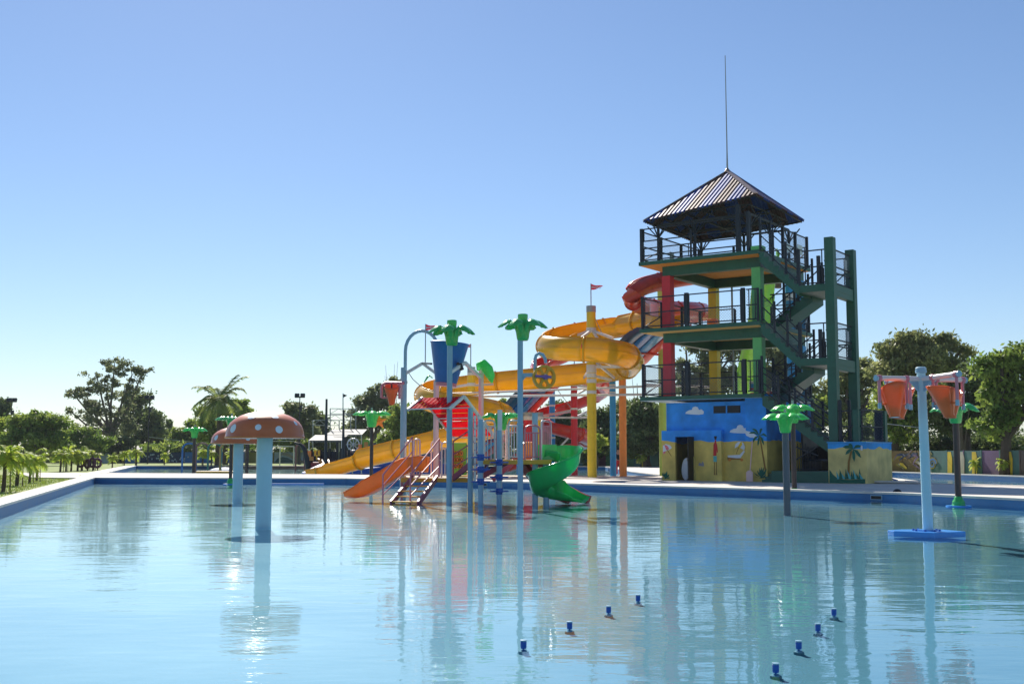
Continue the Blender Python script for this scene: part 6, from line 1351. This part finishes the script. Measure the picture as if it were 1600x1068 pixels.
# blue folded plastic chute with black foot right of the block
p = G(1389, 752, 0); k_ = root('small_blue_slide', 'small dark blue plastic slide end with black foot beside the yellow block', 'slide', (p.x, p.y, 0)); x, y = p.x, p.y
mb = MB(); mb.grid([[(x - .55, y + .5, .34), (x - .50, y + .45, .20), (x - .2, y + .3, .18)], [(x - .1, y + .3, .30), (x - .05, y + .2, .14), (x + .2, y + .1, .12)], [(x + .15, y + .1, .20), (x + .2, y, .07), (x + .35, y - .1, .06)]]); mb.build('chute', 'deep_blue', k_, solid=.04)
MB().box((x, y, .05), (.22, .16, .10)).build('foot', 'black', k_, bevel=.02); MB().box((x - .35, y + .35, .1), (.12, .12, .2)).build('foot', 'deep_blue', k_)
# rounded deck lip by the side pool
p = G(1455, 753, 0); mb = MB(); mb.hexa([(14.6, 46.8, .024), (16.4, 45.6, .024), (16.7, 46.4, .024), (14.9, 47.6, .024), (14.6, 46.8, .10), (16.3, 45.7, .10), (16.6, 46.4, .10), (14.9, 47.5, .10)]); single(mb, 'deck_step', 'coping', 'low pale rounded step at the corner of the right-hand pool', 'step', bevel=.04)

# ------------------------------------------------------------------ person between the blue and orange pillars
def skinned(name, verts, edges, radii, m, parent, sub=2):
    off = ORG[parent.name]; me = bpy.data.meshes.new(name); me.from_pydata([tuple(Vector(v)) for v in verts], edges, []); me.materials.append(M[m]); o = bpy.data.objects.new(name, me); link(o, parent)
    o.modifiers.new('skin', 'SKIN'); sv = me.skin_vertices[0].data if me.skin_vertices else None
    if sv is None:
        bm = bmesh.new(); bm.from_mesh(me); bm.verts.layers.skin.verify(); bm.to_mesh(me); bm.free(); sv = me.skin_vertices[0].data
    for i, r in enumerate(radii): sv[i].radius = (r, r)
    sv[0].use_root = True
    s = o.modifiers.new('sub', 'SUBSURF'); s.levels = sub; s.render_levels = sub
    for p_ in me.polygons: p_.use_smooth = True
    return o
Yp = 62.8; xp = XY(966, Yp); pe = root('person', 'person in dark top and dark red trousers standing between the blue and orange pillars', 'person', (xp, Yp, .0)); k = .86
def sc_(L): return [(a * k, b * k, c * k) for a, b, c in L]
V = sc_([(0, 0, .95), (0, 0, 1.12), (0, 0, 1.35), (0, 0, 1.47), (0, -.02, 1.56), (0, -.02, 1.66), (-.19, 0, 1.40), (-.23, .02, 1.13), (-.22, -.06, .90), (-.22, -.08, .80), (.19, 0, 1.40), (.23, .02, 1.13), (.22, -.06, .90), (.22, -.08, .80), (-.1, 0, .88), (-.11, -.02, .5), (-.11, 0, .09), (-.11, -.14, .04), (.1, 0, .88), (.11, -.02, .5), (.11, 0, .09), (.11, -.14, .04)])
E2 = [(0, 1), (1, 2), (2, 3), (3, 4), (4, 5), (2, 6), (6, 7), (7, 8), (8, 9), (2, 10), (10, 11), (11, 12), (12, 13), (0, 14), (14, 15), (15, 16), (16, 17), (0, 18), (18, 19), (19, 20), (20, 21)]
skinned('body', V, E2, [r * k for r in (.13, .12, .14, .055, .085, .08, .05, .042, .032, .03, .05, .042, .032, .03, .085, .06, .04, .035, .085, .06, .04, .035)], 'skin', pe)
skinned('shirt', V[:4] and [V[0], V[1], V[2], V[6], V[7], V[10], V[11]], [(0, 1), (1, 2), (2, 3), (3, 4), (2, 5), (5, 6)], [r * k for r in (.15, .145, .165, .065, .055, .065, .055)], 'black', pe)
skinned('trousers', [V[0], V[14], V[15], V[16], V[18], V[19], V[20]], [(0, 1), (1, 2), (2, 3), (0, 4), (4, 5), (5, 6)], [r * k for r in (.155, .10, .078, .065, .10, .078, .065)], 'paint_red', pe)
for s in (-1, 1): MB().box((xp + s * .11 * k, Yp - .07, .04), (.09, .25, .08)).build('shoe', 'paint_white', pe, bevel=.02)
MB().lathe((xp, Yp - .01, 1.66 * k - .03), [(.085 * k, 0), (.095 * k, .04), (.075 * k, .085), (.02, .105)], 14).build('hair', 'black', pe, smooth=True)



# ------------------------------------------------------------------ very thin summer haze over the grounds
hz = MB().box((0, 1950, 9.7), (5040, 5140, 22.6)).build('haze', 'concrete', kind='stuff'); hz['label'] = 'thin pale summer haze'
hm = bpy.data.materials.new('haze'); hm.use_nodes = True; N = hm.node_tree.nodes; N.clear(); ho = N.new('ShaderNodeOutputMaterial'); pv = N.new('ShaderNodeVolumePrincipled')
pv.inputs['Color'].default_value = (.85, .92, 1, 1); pv.inputs['Density'].default_value = .0002; hm.node_tree.links.new(pv.outputs[0], ho.inputs['Volume'])
hz.data.materials.clear(); hz.data.materials.append(hm)
